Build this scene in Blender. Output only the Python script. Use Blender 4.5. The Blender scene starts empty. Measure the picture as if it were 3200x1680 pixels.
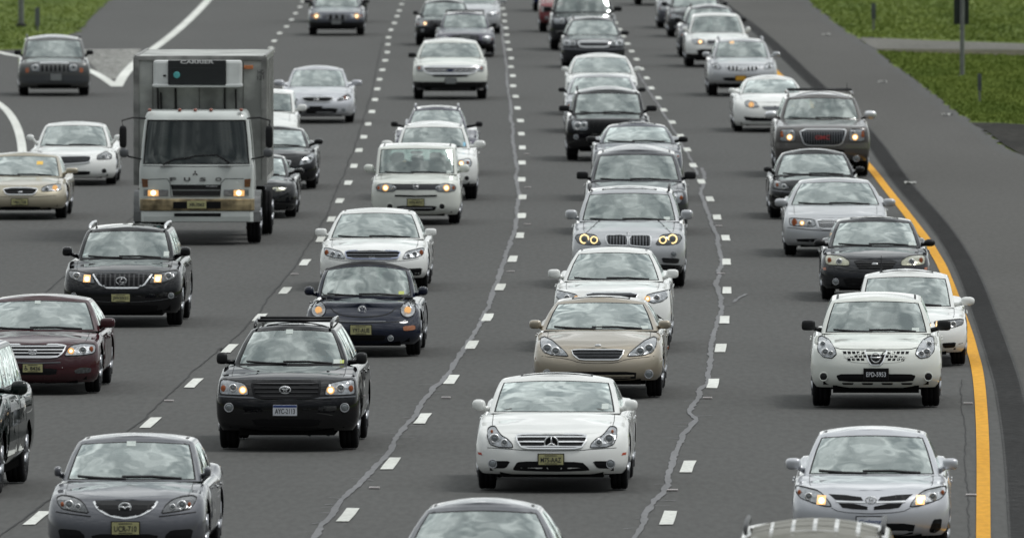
import bpy, bmesh, math, random
from mathutils import Vector, Matrix
from mathutils.bvhtree import BVHTree
random.seed(7)
R = math.radians
SC = bpy.context.scene
COL = SC.collection
# ------------------------------------------------------------------ camera, sky, sun, exposure
FPX, KK, YH = 45500.0, 0.1133, 760.0          # focal length in photo pixels, px per metre per row, horizon row above the frame
TH = math.atan((840.0 + YH) / FPX)
CAMH = math.cos(TH) / KK
cam = bpy.data.objects.new('camera', bpy.data.cameras.new('camera'))
COL.objects.link(cam); SC.camera = cam
cam.location = (0, 0, CAMH); cam.rotation_euler = (math.pi/2 - TH, 0, 0)
cam.data.sensor_width = 36.0; cam.data.lens = 36.0*FPX/3200.0
cam.data.clip_start = 1.0; cam.data.clip_end = 6000.0
cam.data.dof.use_dof = True; cam.data.dof.focus_distance = 195.0; cam.data.dof.aperture_fstop = 6.5
SC.render.resolution_x = 1024; SC.render.resolution_y = 537
SC.view_settings.view_transform = 'Standard'; SC.view_settings.look = 'None'
SC.view_settings.exposure = 0.14; SC.view_settings.gamma = 1.0
SUN_EL, SUN_AZ = 60.0, 98.0                    # azimuth measured from +Y (away from camera) towards +X (right)
W = bpy.data.worlds.new('World'); SC.world = W; W.use_nodes = True
nt = W.node_tree; nt.nodes.clear(); N = nt.nodes.new; Lk = nt.links.new
out = N('ShaderNodeOutputWorld'); bg = N('ShaderNodeBackground'); bg.inputs['Strength'].default_value = 0.1
sky = N('ShaderNodeTexSky'); sky.sky_type = 'NISHITA'; sky.sun_disc = False
sky.sun_elevation = R(SUN_EL); sky.sun_rotation = R(SUN_AZ)
tc = N('ShaderNodeTexCoord'); sep = N('ShaderNodeSeparateXYZ'); Lk(tc.outputs['Generated'], sep.inputs[0])
def M2(op, a, b=None, c=None):
    n = N('ShaderNodeMath'); n.operation = op
    for i, v in enumerate((a, b, c)):
        if v is None: continue
        if isinstance(v, (int, float)): n.inputs[i].default_value = v
        else: Lk(v, n.inputs[i])
    return n.outputs[0]
zz = M2('ADD', M2('MAXIMUM', sep.outputs[2], 0.0), 0.22)
cmb = N('ShaderNodeCombineXYZ'); Lk(M2('DIVIDE', sep.outputs[0], zz), cmb.inputs[0]); Lk(M2('DIVIDE', sep.outputs[1], zz), cmb.inputs[1])
no = N('ShaderNodeTexNoise'); no.inputs['Scale'].default_value = 5.0; no.inputs['Detail'].default_value = 4.5; no.inputs['Roughness'].default_value = .52; no.inputs['Distortion'].default_value = .35
Lk(cmb.outputs[0], no.inputs['Vector'])
rp = N('ShaderNodeValToRGB'); e = rp.color_ramp.elements
e[0].position = .36; e[0].color = (.25, .27, .275, 1); e[1].position = .66; e[1].color = (.84, .86, .855, 1)
m_ = e.new(.5); m_.color = (.455, .475, .475, 1)
Lk(no.outputs['Fac'], rp.inputs[0])
hz = N('ShaderNodeMapRange'); hz.inputs['From Min'].default_value = 0.07; hz.inputs['From Max'].default_value = .55
hz.inputs['To Min'].default_value = .07; hz.inputs['To Max'].default_value = 1.0; Lk(sep.outputs[2], hz.inputs['Value'])
fy_ = N('ShaderNodeMapRange'); fy_.interpolation_type = 'SMOOTHSTEP'; fy_.inputs['From Min'].default_value = -.15; fy_.inputs['From Max'].default_value = .75; Lk(sep.outputs[1], fy_.inputs['Value'])
dirn = M2('ADD', M2('MULTIPLY', sep.outputs[1], .38), .78)          # brighter clouds beyond the traffic, darker behind the viewer
hzz = M2('MULTIPLY', M2('ADD', M2('MULTIPLY', hz.outputs[0], M2('SUBTRACT', 1.0, fy_.outputs[0])), M2('MULTIPLY', fy_.outputs[0], .55)), dirn)
cl = N('ShaderNodeVectorMath'); cl.operation = 'SCALE'; Lk(rp.outputs[0], cl.inputs[0]); Lk(M2('MULTIPLY', hzz, 27.0), cl.inputs['Scale'])
mx = N('ShaderNodeMixRGB'); mx.inputs[0].default_value = .9; Lk(sky.outputs[0], mx.inputs[1]); Lk(cl.outputs[0], mx.inputs[2])
Lk(mx.outputs[0], bg.inputs['Color']); Lk(bg.outputs[0], out.inputs[0])
sd = bpy.data.lights.new('sun', 'SUN'); sd.energy = 1.3; sd.angle = R(15); sd.color = (1, .985, .96)
so = bpy.data.objects.new('sun', sd); COL.objects.link(so)
sv = Vector((math.sin(R(SUN_AZ))*math.cos(R(SUN_EL)), math.cos(R(SUN_AZ))*math.cos(R(SUN_EL)), math.sin(R(SUN_EL))))
so.rotation_euler = sv.to_track_quat('Z', 'Y').to_euler(); so.location = (60, 300, 120)

def G(px, py):
    """photo pixel of a point on the ground -> ground point"""
    zc = FPX/(KK*(py+YH)); x = (px-1600)/FPX*zc
    return Vector((x, (zc - CAMH*math.sin(TH))/math.cos(TH), 0))
def tab(t, pts):
    if t <= pts[0][0]: return pts[0][1]
    if t >= pts[-1][0]: return pts[-1][1]
    n = len(pts)
    for i in range(n-1):
        x0, y0 = pts[i]; x1, y1 = pts[i+1]
        if x0 <= t <= x1:
            h = x1-x0; d = (y1-y0)/h
            dp = (y0-pts[i-1][1])/(x0-pts[i-1][0]) if i > 0 else d
            dn = (pts[i+2][1]-y1)/(pts[i+2][0]-x1) if i < n-2 else d
            m0 = 0 if d*dp <= 0 else 2*d*dp/(d+dp); m1 = 0 if d*dn <= 0 else 2*d*dn/(d+dn)
            if i == 0: m0 = d
            if i == n-2: m1 = d
            u = (t-x0)/h
            return ((2*u**3-3*u*u+1)*y0+(u**3-2*u*u+u)*h*m0+(-2*u**3+3*u*u)*y1+(u**3-u*u)*h*m1)
SLOPE = [(150,.033),(180,.03),(205,.025),(230,.018),(250,.014),(265,.009),(290,.001),(330,-.003),(370,-.005),(500,-.006)]
# ------------------------------------------------------------------ materials
MT = {}
def mat(name, col=(.5,.5,.5), rough=.5, metal=0., coat=0., emit=None, es=0., ior=1.5, var=0., vs=3., spec=.5):
    if name in MT: return MT[name]
    m = bpy.data.materials.new(name); m.use_nodes = True; MT[name] = m
    t = m.node_tree; p = t.nodes['Principled BSDF']
    p.inputs['Base Color'].default_value = (*col, 1); p.inputs['Roughness'].default_value = rough
    p.inputs['Metallic'].default_value = metal; p.inputs['Coat Weight'].default_value = coat; p.inputs['Coat Roughness'].default_value = .03
    p.inputs['IOR'].default_value = ior; p.inputs['Specular IOR Level'].default_value = spec
    if emit: p.inputs['Emission Color'].default_value = (*emit, 1); p.inputs['Emission Strength'].default_value = es
    if var:
        c = t.nodes.new('ShaderNodeTexCoord'); n = t.nodes.new('ShaderNodeTexNoise'); n.inputs['Scale'].default_value = vs; n.inputs['Detail'].default_value = 6
        t.links.new(c.outputs['Object'], n.inputs['Vector'])
        r = t.nodes.new('ShaderNodeValToRGB'); r.color_ramp.elements[0].position = .35; r.color_ramp.elements[1].position = .68
        r.color_ramp.elements[0].color = (*[v*(1-var) for v in col], 1); r.color_ramp.elements[1].color = (*[min(1, v*(1+var)) for v in col], 1)
        t.links.new(n.outputs['Fac'], r.inputs[0]); t.links.new(r.outputs[0], p.inputs['Base Color'])
    return m
def paint(key):
    P = dict(white=(.74,.75,.73), pearl=(.67,.69,.645), silver=(.45,.46,.475), bsilver=(.52,.53,.56), jeep=(.085,.087,.085), graysilver=(.095,.098,.112), tan=(.36,.315,.245), black=(.005,.005,.006),
             navy=(.008,.011,.024), maroon=(.045,.013,.016), graphite=(.036,.038,.046), green=(.005,.010,.008), darkgray=(.017,.018,.021), brown=(.035,.03,.026), gold=(.40,.36,.27),
             red=(.2,.05,.055), blue=(.01,.02,.1), plum=(.035,.032,.055), offwhite=(.66,.66,.6), bluegray=(.07,.075,.095), gmc=(.085,.078,.074), khaki=(.21,.205,.18))
    met = key in ('silver','bsilver','graysilver','tan','graphite','bluegray','gold','plum','gmc','jeep')
    c = P[key]
    return mat('paint_'+key, c, .38 if met else .5, .55 if met else 0., 1.0, var=.05, vs=1.2, spec=.5 if met else 0.)
def glassmat():
    if 'glass' in MT: return MT['glass']
    m = bpy.data.materials.new('window_glass'); m.use_nodes = True; MT['glass'] = m
    t = m.node_tree; t.nodes.clear(); n = t.nodes.new
    o = n('ShaderNodeOutputMaterial'); mixn = n('ShaderNodeMixShader'); tr = n('ShaderNodeBsdfTransparent'); gl = n('ShaderNodeBsdfGlossy')
    tr.inputs[0].default_value = (.52,.62,.59,1); gl.inputs['Roughness'].default_value = .02; gl.inputs[0].default_value = (.92,1,.97,1)
    f = n('ShaderNodeFresnel'); f.inputs[0].default_value = 1.55; mu = n('ShaderNodeMath'); mu.operation = 'MULTIPLY_ADD'; mu.use_clamp = True
    mu.inputs[1].default_value = 3.9; mu.inputs[2].default_value = .06
    b = n('ShaderNodeBump'); nz = n('ShaderNodeTexNoise'); nz.inputs['Scale'].default_value = 2.2; nz.inputs['Detail'].default_value = 1.5; tcn = n('ShaderNodeTexCoord'); oi = n('ShaderNodeObjectInfo')
    va = n('ShaderNodeVectorMath'); va.operation = 'ADD'; t.links.new(tcn.outputs['Object'], va.inputs[0]); t.links.new(oi.outputs['Location'], va.inputs[1]); t.links.new(va.outputs[0], nz.inputs['Vector'])
    b.inputs['Strength'].default_value = .2; b.inputs['Distance'].default_value = .12
    t.links.new(nz.outputs['Fac'], b.inputs['Height']); t.links.new(b.outputs[0], gl.inputs['Normal'])
    t.links.new(f.outputs[0], mu.inputs[0]); t.links.new(mu.outputs[0], mixn.inputs[0]); t.links.new(tr.outputs[0], mixn.inputs[1]); t.links.new(gl.outputs[0], mixn.inputs[2]); t.links.new(mixn.outputs[0], o.inputs[0])
    return m
GLASS = glassmat()
BLK = mat('black_plastic', (.012,.012,.013), .4, spec=.3); SEAL = mat('rubber_seal', (.008,.008,.008), .5, spec=.2); RUB = mat('tyre_rubber', (.012,.012,.013), .85, var=.3, vs=8, spec=.15)
CHR = mat('chrome', (.78,.79,.8), .33, .85); RIM = mat('alloy', (.35,.36,.38), .3, .8); DK = mat('underside', (.006,.006,.006), .9, spec=0.)
INT = mat('interior_cloth', (.09,.095,.09), .9); INL = mat('seat_cloth', (.30,.31,.29), .9)
HSG = mat('lamp_reflector', (.27,.285,.30), .3, .6, 1.0, var=.35, vs=22); HSD = mat('lamp_reflector_smoked', (.09,.095,.1), .2, .5, 1.0, var=.4, vs=22)
AMB = mat('amber_lens', (.38,.10,.03), .25, 0, 1.0, var=.2, vs=25); REDL = mat('red_lens', (.45,.05,.03), .25, 0, 1.0)
LIT = mat('lit_headlamp', (1,.8,.5), .3, emit=(1.0,.56,.20), es=1.25); LITW = mat('lit_headlamp_core', (1,.9,.7), .3, emit=(1.0,.80,.48), es=2.6)
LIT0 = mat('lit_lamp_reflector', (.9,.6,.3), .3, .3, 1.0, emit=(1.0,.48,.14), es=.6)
GUN = mat('grille_black', (.006,.006,.007), .4, 0, 0, spec=.2); DCH = mat('dark_chrome', (.16,.165,.175), .3, .9)
YPL = mat('plate_yellow', (.40,.385,.19), .5, var=.12, vs=12); WPL = mat('plate_white', (.62,.64,.68), .5, var=.1, vs=12); OPL = mat('plate_gold', (.62,.33,.03), .5); INK = mat('plate_ink', (.02,.02,.025), .6)
BLP = mat('halfplate', (.3,.3,.3)); BLU = mat('plate_blue', (.03,.06,.2), .5); SILVP = mat('silver_plastic', (.4,.41,.43), .4, .3)
LENS = mat('projector_lens', (.22,.24,.25), .15, .4, 1.0)
# ------------------------------------------------------------------ mesh helpers
def mk(name, verts, faces, mats, parent=None, mi=None, smooth=True, recalc=True):
    me = bpy.data.meshes.new(name); me.from_pydata([tuple(v) for v in verts], [], faces)
    for m in (mats if isinstance(mats, (list, tuple)) else [mats]): me.materials.append(m)
    if mi: me.polygons.foreach_set('material_index', mi)
    if recalc:
        bm = bmesh.new(); bm.from_mesh(me); bmesh.ops.recalc_face_normals(bm, faces=bm.faces[:]); bm.to_mesh(me); bm.free()
    me.polygons.foreach_set('use_smooth', [smooth]*len(me.polygons))
    o = bpy.data.objects.new(name, me); COL.objects.link(o); o.parent = parent
    return o
def mkbm(name, bm, mats, parent=None, smooth=False):
    me = bpy.data.meshes.new(name); bm.to_mesh(me); bm.free()
    for m in (mats if isinstance(mats, (list, tuple)) else [mats]): me.materials.append(m)
    me.polygons.foreach_set('use_smooth', [smooth]*len(me.polygons))
    o = bpy.data.objects.new(name, me); COL.objects.link(o); o.parent = parent
    return o
def box(bm, c, s, mi=0, bev=0.0, rot=None):
    r = bmesh.ops.create_cube(bm, size=1.0); vs = r['verts']
    bmesh.ops.scale(bm, verts=vs, vec=s)
    if bev:
        es = list({e for v in vs for e in v.link_edges}); q = bmesh.ops.bevel(bm, geom=es, offset=bev, segments=2, profile=.6, affect='EDGES')
        vs = list({v for f in q['faces'] for v in f.verts} | {v for v in vs if v.is_valid})
    if rot: bmesh.ops.rotate(bm, verts=vs, cent=(0,0,0), matrix=rot)
    bmesh.ops.translate(bm, verts=vs, vec=c)
    for f in {f for v in vs for f in v.link_faces}: f.material_index = mi
    return vs
def tube(bm, pts, r, seg=8, mi=0):
    pts = [Vector(p) for p in pts]; rings = []
    for i, p in enumerate(pts):
        d = (pts[min(i+1, len(pts)-1)]-pts[max(i-1, 0)]).normalized()
        up = Vector((0,0,1)) if abs(d.z) < .9 else Vector((1,0,0))
        a = d.cross(up).normalized(); b = d.cross(a)
        rr = r[i] if isinstance(r, (list, tuple)) else r
        rings.append([bm.verts.new(p+(a*math.cos(k*2*math.pi/seg)+b*math.sin(k*2*math.pi/seg))*rr) for k in range(seg)])
    for i in range(len(rings)-1):
        for k in range(seg):
            f = bm.faces.new((rings[i][k], rings[i][(k+1)%seg], rings[i+1][(k+1)%seg], rings[i+1][k])); f.material_index = mi; f.smooth = True
    for rg in (rings[0][::-1], rings[-1]):
        f = bm.faces.new(rg); f.material_index = mi
def blob(bm, c, s, n=.6, mi=0, seg=16, rings=10):
    """superellipsoid"""
    def sp(v, e): return math.copysign(abs(v)**e, v)
    vs = []
    for i in range(1, rings):
        ph = -math.pi/2+math.pi*i/rings
        vs.append([bm.verts.new((c[0]+s[0]*sp(math.cos(ph), n)*sp(math.cos(2*math.pi*k/seg), n), c[1]+s[1]*sp(math.cos(ph), n)*sp(math.sin(2*math.pi*k/seg), n), c[2]+s[2]*sp(math.sin(ph), n))) for k in range(seg)])
    b = bm.verts.new((c[0], c[1], c[2]-s[2])); t = bm.verts.new((c[0], c[1], c[2]+s[2]))
    for i in range(len(vs)-1):
        for k in range(seg):
            f = bm.faces.new((vs[i][k], vs[i][(k+1)%seg], vs[i+1][(k+1)%seg], vs[i+1][k])); f.material_index = mi; f.smooth = True
    for k in range(seg):
        for q in ((b, vs[0][(k+1)%seg], vs[0][k]), (t, vs[-1][k], vs[-1][(k+1)%seg])):
            f = bm.faces.new(q); f.material_index = mi; f.smooth = True
def textmesh(s, size, ext=.002, bold=0.0):
    cu = bpy.data.curves.new('t', 'FONT'); cu.body = s; cu.size = size; cu.extrude = ext; cu.align_x = 'CENTER'; cu.align_y = 'CENTER'; cu.resolution_u = 3; cu.offset = bold
    o = bpy.data.objects.new('t', cu); COL.objects.link(o)
    dg = bpy.context.evaluated_depsgraph_get(); me = bpy.data.meshes.new_from_object(o.evaluated_get(dg))
    bpy.data.objects.remove(o); bpy.data.curves.remove(cu)
    return me
def lettering(name, s, w, h, loc, m, parent, bold=0.0):
    me = textmesh(s, 1.0, .0, bold); xs = [v.co.x for v in me.vertices]; ys = [v.co.y for v in me.vertices]
    cx, cy = (min(xs)+max(xs))/2, (min(ys)+max(ys))/2; sx = w/max(1e-6, max(xs)-min(xs)); sy = h/max(1e-6, max(ys)-min(ys))
    for v in me.vertices: v.co = ((v.co.x-cx)*sx+loc[0], loc[1], (v.co.y-cy)*sy+loc[2])
    bm = bmesh.new(); bm.from_mesh(me)
    r = bmesh.ops.extrude_face_region(bm, geom=bm.faces[:]); bmesh.ops.translate(bm, verts=[g for g in r['geom'] if isinstance(g, bmesh.types.BMVert)], vec=(0,-.003,0))
    bmesh.ops.recalc_face_normals(bm, faces=bm.faces[:]); bpy.data.meshes.remove(me)
    return mkbm(name, bm, m, parent)
def tag(o, label=None, cat=None, group=None, kind=None):
    for k, v in (('label', label), ('category', cat), ('group', group), ('kind', kind)):
        if v: o[k] = v
    return o
def empty(name, loc, rz=0.0):
    o = bpy.data.objects.new(name, None); COL.objects.link(o); o.location = loc; o.rotation_euler = (0,0,rz); o.empty_display_size = .3
    return o
def chaikin(p, n=1, closed=True):
    r_ = .14 if closed and n == 1 else .25
    for _ in range(n):
        q = []
        for i in range(len(p) if closed else len(p)-1):
            a, b = p[i], p[(i+1)%len(p)]
            q += [(a[0]*(1-r_)+b[0]*r_, a[1]*(1-r_)+b[1]*r_), (a[0]*r_+b[0]*(1-r_), a[1]*r_+b[1]*(1-r_))]
        p = q if closed else [p[0]]+q+[p[-1]]
    return p
def span(poly, t, ax):
    """interval of the other axis inside polygon at coordinate t of axis ax"""
    r = []
    for i in range(len(poly)):
        a, b = poly[i], poly[(i+1)%len(poly)]
        if (a[ax]-t)*(b[ax]-t) < 0: r.append(a[1-ax]+(b[1-ax]-a[1-ax])*(t-a[ax])/(b[ax]-a[ax]))
    return (min(r), max(r)) if len(r) >= 2 else None
class Surf:
    def __init__(s, bvh, yoff): s.b = bvh; s.yo = yoff
    def hit(s, u, v, ax='f'):
        for k in range(10):
            q = 1-.02*k
            if ax == 'f': o, d = Vector((u*q, s.yo-2, v-.01*k*(1 if v > .5 else -1))), Vector((0,1,0))
            elif ax == 't': o, d = Vector((u*q, v, 5)), Vector((0,0,-1))
            elif ax == 'r': o, d = Vector((4, u, v)), Vector((-1,0,0))
            else: o, d = Vector((-4, u, v)), Vector((1,0,0))
            loc, n, i, dist = s.b.ray_cast(o, d)
            if loc is not None:
                if n.dot(d) > 0: n = -n
                if ax == 'f': return Vector((u, loc.y, v)), n
                return loc, n
        if ax == 'f': return Vector((u, s.yo+.3, v)), Vector((0,-1,0))
        return None, None
    def patch(s, bm, poly, off=.006, depth=.02, step=.07, ax='f', mi=0):
        b2 = bmesh.new(); f = b2.faces.new([b2.verts.new((p[0], p[1], 0)) for p in poly]); bmesh.ops.triangulate(b2, faces=[f])
        xs = [p[0] for p in poly]; ys = [p[1] for p in poly]
        for a, lo, hi in ((0, min(xs), max(xs)), (1, min(ys), max(ys))):
            n = int((hi-lo)/step)
            for i in range(1, n+1):
                co = [0,0,0]; co[a] = lo+(hi-lo)*i/(n+1); no = [0,0,0]; no[a] = 1
                bmesh.ops.bisect_plane(b2, geom=b2.verts[:]+b2.edges[:]+b2.faces[:], plane_co=co, plane_no=no)
        mp = {}; 
        for v in b2.verts:
            loc, n = s.hit(v.co.x, v.co.y, ax)
            if loc is None: b2.free(); return
            mp[v.index if False else v] = (bm.verts.new(loc+n*off), bm.verts.new(loc-n*depth))
        for f in b2.faces:
            try: nf = bm.faces.new([mp[v][0] for v in f.verts]); nf.material_index = mi; nf.smooth = True
            except ValueError: pass
        for e in b2.edges:
            if e.is_boundary:
                a, c = e.verts
                nf = bm.faces.new((mp[a][0], mp[a][1], mp[c][1], mp[c][0])); nf.material_index = mi
        b2.free()
    def stroke(s, bm, pts, w, off=.006, ax='f', mi=0, closed=False, step=.05, depth=.008):
        P = [Vector((p[0], p[1])) for p in pts]
        if closed: P.append(P[0])
        Q = []
        for i in range(len(P)-1):
            n = max(1, int((P[i+1]-P[i]).length/step))
            Q += [P[i].lerp(P[i+1], k/n) for k in range(n)]
        Q.append(P[-1]); prev = None; first = None
        for i, q in enumerate(Q):
            if closed: d = Q[(i+1)%(len(Q)-1)]-Q[(i-1)%(len(Q)-1)]
            else: d = Q[min(i+1, len(Q)-1)]-Q[max(i-1, 0)]
            if d.length < 1e-9: continue
            d.normalize(); nn = Vector((-d.y, d.x))*w/2; row = []
            for sg in (1, -1):
                loc, n = s.hit(q.x+nn.x*sg, q.y+nn.y*sg, ax)
                if loc is None: return
                row.append(bm.verts.new(loc+n*off)); row.append(bm.verts.new(loc-n*depth))
            if prev:
                for a, b in ((0, 2), (1, 0), (2, 3)):
                    f = bm.faces.new((prev[a], prev[b], row[b], row[a])); f.material_index = mi; f.smooth = False
            prev = row
    def disc(s, bm, x, z, r, mi=0, off=.012, dome=.012, rz=None, ring=None, mi2=0, seg=20, y=None):
        rz = rz or r
        if y is None:
            y = min(s.hit(x+a*r, z+b*rz)[0].y for a, b in ((0,0),(.8,0),(-.8,0),(0,.8),(0,-.8)))-off
        c = bm.verts.new((x, y-dome, z)); r0 = [bm.verts.new((x+r*.6*math.cos(t*2*math.pi/seg), y-dome*.7, z+rz*.6*math.sin(t*2*math.pi/seg))) for t in range(seg)]
        r1 = [bm.verts.new((x+r*math.cos(t*2*math.pi/seg), y, z+rz*math.sin(t*2*math.pi/seg))) for t in range(seg)]
        r2 = [bm.verts.new((x+r*math.cos(t*2*math.pi/seg), y+.11, z+rz*math.sin(t*2*math.pi/seg))) for t in range(seg)]
        for t in range(seg):
            u = (t+1)%seg
            for vs in ((c, r0[t], r0[u]), (r0[t], r1[t], r1[u], r0[u]), (r1[t], r2[t], r2[u], r1[u])):
                f = bm.faces.new(vs); f.material_index = mi; f.smooth = len(vs) == 3 or vs[0] in r0
        if ring: torus(bm, (x, y-.004, z), r+ring*.4, rz+ring*.4, ring*.5, mi2)
def torus(bm, c, rx, rz, t, mi=0, seg=24, ms=6, a0=0, a1=2*math.pi):
    rows = []; full = abs(a1-a0-2*math.pi) < 1e-6; n = seg if full else seg+1
    for i in range(n):
        a = a0+(a1-a0)*i/seg
        rows.append([bm.verts.new((c[0]+(rx+t*math.cos(2*math.pi*k/ms))*math.cos(a), c[1]+t*.7*math.sin(2*math.pi*k/ms), c[2]+(rz+t*math.cos(2*math.pi*k/ms))*math.sin(a))) for k in range(ms)])
    for i in range(seg):
        j = (i+1)%n
        for k in range(ms):
            f = bm.faces.new((rows[i][k], rows[j][k], rows[j][(k+1)%ms], rows[i][(k+1)%ms])); f.material_index = mi; f.smooth = True
def emblem(bm, kind, x, y, z, r, mi=0):
    b = lambda cx, cz, w, h, rot=0: box(bm, (x+cx*r, y-.006, z+cz*r), (w*r, .008, h*r), mi, 0, Matrix.Rotation(rot, 3, 'Y') if rot else None)
    if kind == 'oval3':
        torus(bm, (x,y,z), r, r*.66, r*.12, mi); torus(bm, (x,y-.003,z+r*.28), r*.62, r*.24, r*.11, mi); torus(bm, (x,y-.003,z), r*.24, r*.6, r*.11, mi)
    elif kind == 'star3':
        blob(bm, (x,y+.006,z), (r*.98,.008,r*.98), 1.0, 1)
        torus(bm, (x,y,z), r, r, r*.11, mi)
        for k in range(3):
            a = math.pi/2+k*2*math.pi/3; p = Vector((x+r*math.cos(a), y-.006, z+r*math.sin(a)))
            tube(bm, [(x, y-.012, z), p], [r*.18, r*.06], 6, mi)
    elif kind == 'wing':
        torus(bm, (x,y,z), r, r*.82, r*.12, mi)
        pts = [(-.9,.05),(-.5,.22),(-.15,.05),(0,-.22),(.15,.05),(.5,.22),(.9,.05)]
        tube(bm, [(x+a*r, y-.006, z+c*r) for a, c in pts], r*.15, 6, mi)
    elif kind == 'ell':
        torus(bm, (x,y,z), r, r*.68, r*.1, mi); tube(bm, [(x+.12*r,y-.006,z+.5*r),(x-.35*r,y-.006,z-.3*r),(x+.6*r,y-.006,z-.3*r)], r*.1, 6, mi)
    elif kind == 'bar':
        torus(bm, (x,y,z), r, r, r*.13, mi); b(0, 0, 2.4, .34)
    elif kind == 'vw':
        torus(bm, (x,y,z), r, r, r*.1, mi)
        tube(bm, [(x+a*r, y-.006, z+c*r) for a, c in ((-.36,.85),(0,.1),(.36,.85))], r*.09, 6, mi)
        tube(bm, [(x+a*r, y-.006, z+c*r) for a, c in ((-.8,.5),(-.36,-.8),(0,-.1),(.36,-.8),(.8,.5))], r*.09, 6, mi)
    elif kind == 'oval':
        blob(bm, (x,y,z), (r, .012, r*.42), 1.0, mi)
    elif kind == 'disc':
        torus(bm, (x,y,z), r, r, r*.2, mi); box(bm, (x-r*.3,y-.004,z+r*.3), (r*.6,.006,r*.6), mi); box(bm, (x+r*.3,y-.004,z-r*.3), (r*.6,.006,r*.6), mi)
    elif kind == 'tri3':
        for k in range(3):
            a = math.pi/2+k*2*math.pi/3; d = Vector((math.cos(a), 0, math.sin(a))); e_ = Vector((-d.z, 0, d.x)); o = Vector((x, y-.01, z))
            vs = [bm.verts.new(o), bm.verts.new(o+(d*.5+e_*.29)*r), bm.verts.new(o+d*r), bm.verts.new(o+(d*.5-e_*.29)*r)]
            bm.faces.new(vs).material_index = mi
# ------------------------------------------------------------------ wheels, seats (shared meshes)
WM = {}
def wheel_mesh(r, w):
    k = (round(r, 2), round(w, 2))
    if k in WM: return WM[k]
    bm = bmesh.new(); seg = 36; hw = w/2
    prof = [(-hw*.75, r*.62), (-hw*.98, r*.72), (-hw, r*.84), (-hw*.92, r*.955), (-hw*.75, r), (-hw*.3, r*1.0), (-hw*.28, r*.985), (-hw*.22, r*.985), (-hw*.2, r), (hw*.2, r), (hw*.22, r*.985), (hw*.28, r*.985), (hw*.3, r), (hw*.75, r), (hw*.92, r*.955), (hw, r*.84), (hw*.98, r*.72), (hw*.75, r*.62)]
    rg = [[bm.verts.new((a, b*math.cos(2*math.pi*t/seg), b*math.sin(2*math.pi*t/seg))) for t in range(seg)] for a, b in prof]
    for i in range(len(rg)-1):
        for t in range(seg): bm.faces.new((rg[i][t], rg[i][(t+1)%seg], rg[i+1][(t+1)%seg], rg[i+1][t])).smooth = True
    me = bpy.data.meshes.new('tyre'); bm.to_mesh(me); bm.free(); me.materials.append(RUB)
    bm = bmesh.new()
    for sx in (1, -1):
        x = sx*hw*.7; vs = [bm.verts.new((x, r*.63*math.cos(2*math.pi*t/seg), r*.63*math.sin(2*math.pi*t/seg))) for t in range(seg)]
        bm.faces.new(vs).material_index = 1
        for k in range(5):
            a = k*2*math.pi/5; tube(bm, [(x+sx*.012, 0, 0), (x+sx*.02, r*.6*math.cos(a), r*.6*math.sin(a))], [.05, .035], 6, 0)
        rr = [(x+sx*.01, r*.63), (x+sx*.03, r*.6), (x, r*.56)]
        rgs = [[bm.verts.new((a, b*math.cos(2*math.pi*t/seg), b*math.sin(2*math.pi*t/seg))) for t in range(seg)] for a, b in rr]
        for i in range(2):
            for t in range(seg): bm.faces.new((rgs[i][t], rgs[i][(t+1)%seg], rgs[i+1][(t+1)%seg], rgs[i+1][t])).smooth = True
    m2 = bpy.data.meshes.new('rim'); bm.to_mesh(m2); bm.free(); m2.materials.append(RIM); m2.materials.append(DK)
    WM[k] = (me, m2); return WM[k]
def add_wheel(parent, x, y, r, w):
    a, b = wheel_mesh(r, w)
    o = bpy.data.objects.new('wheel', a); COL.objects.link(o); o.parent = parent; o.location = (x, y, r)
    q = bpy.data.objects.new('rim', b); COL.objects.link(q); q.parent = o
_bm = bmesh.new(); blob(_bm, (0,0,-.32), (.25,.10,.33), .5); blob(_bm, (0,.03,.10), (.13,.055,.09), .55)
for s_ in (-.05,.05): tube(_bm, [(s_,.02,-.02),(s_,.02,.06)], .008)
SEAT = bpy.data.meshes.new('seat'); _bm.to_mesh(SEAT); _bm.free(); SEAT.materials.append(INL)
_bm = bmesh.new(); tube(_bm, [(.19*math.cos(t*math.pi/10), .04*math.sin(t*math.pi/10), .19*math.sin(t*math.pi/10)) for t in range(21)], .014, 6); box(_bm, (0,.02,-.02), (.34,.02,.05))
STW = bpy.data.meshes.new('steering_wheel'); _bm.to_mesh(STW); _bm.free(); STW.materials.append(BLK)
def inst(name, me, parent, loc, sc=None):
    o = bpy.data.objects.new(name, me); COL.objects.link(o); o.parent = parent; o.location = loc
    if sc: o.scale = sc
    return o
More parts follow.
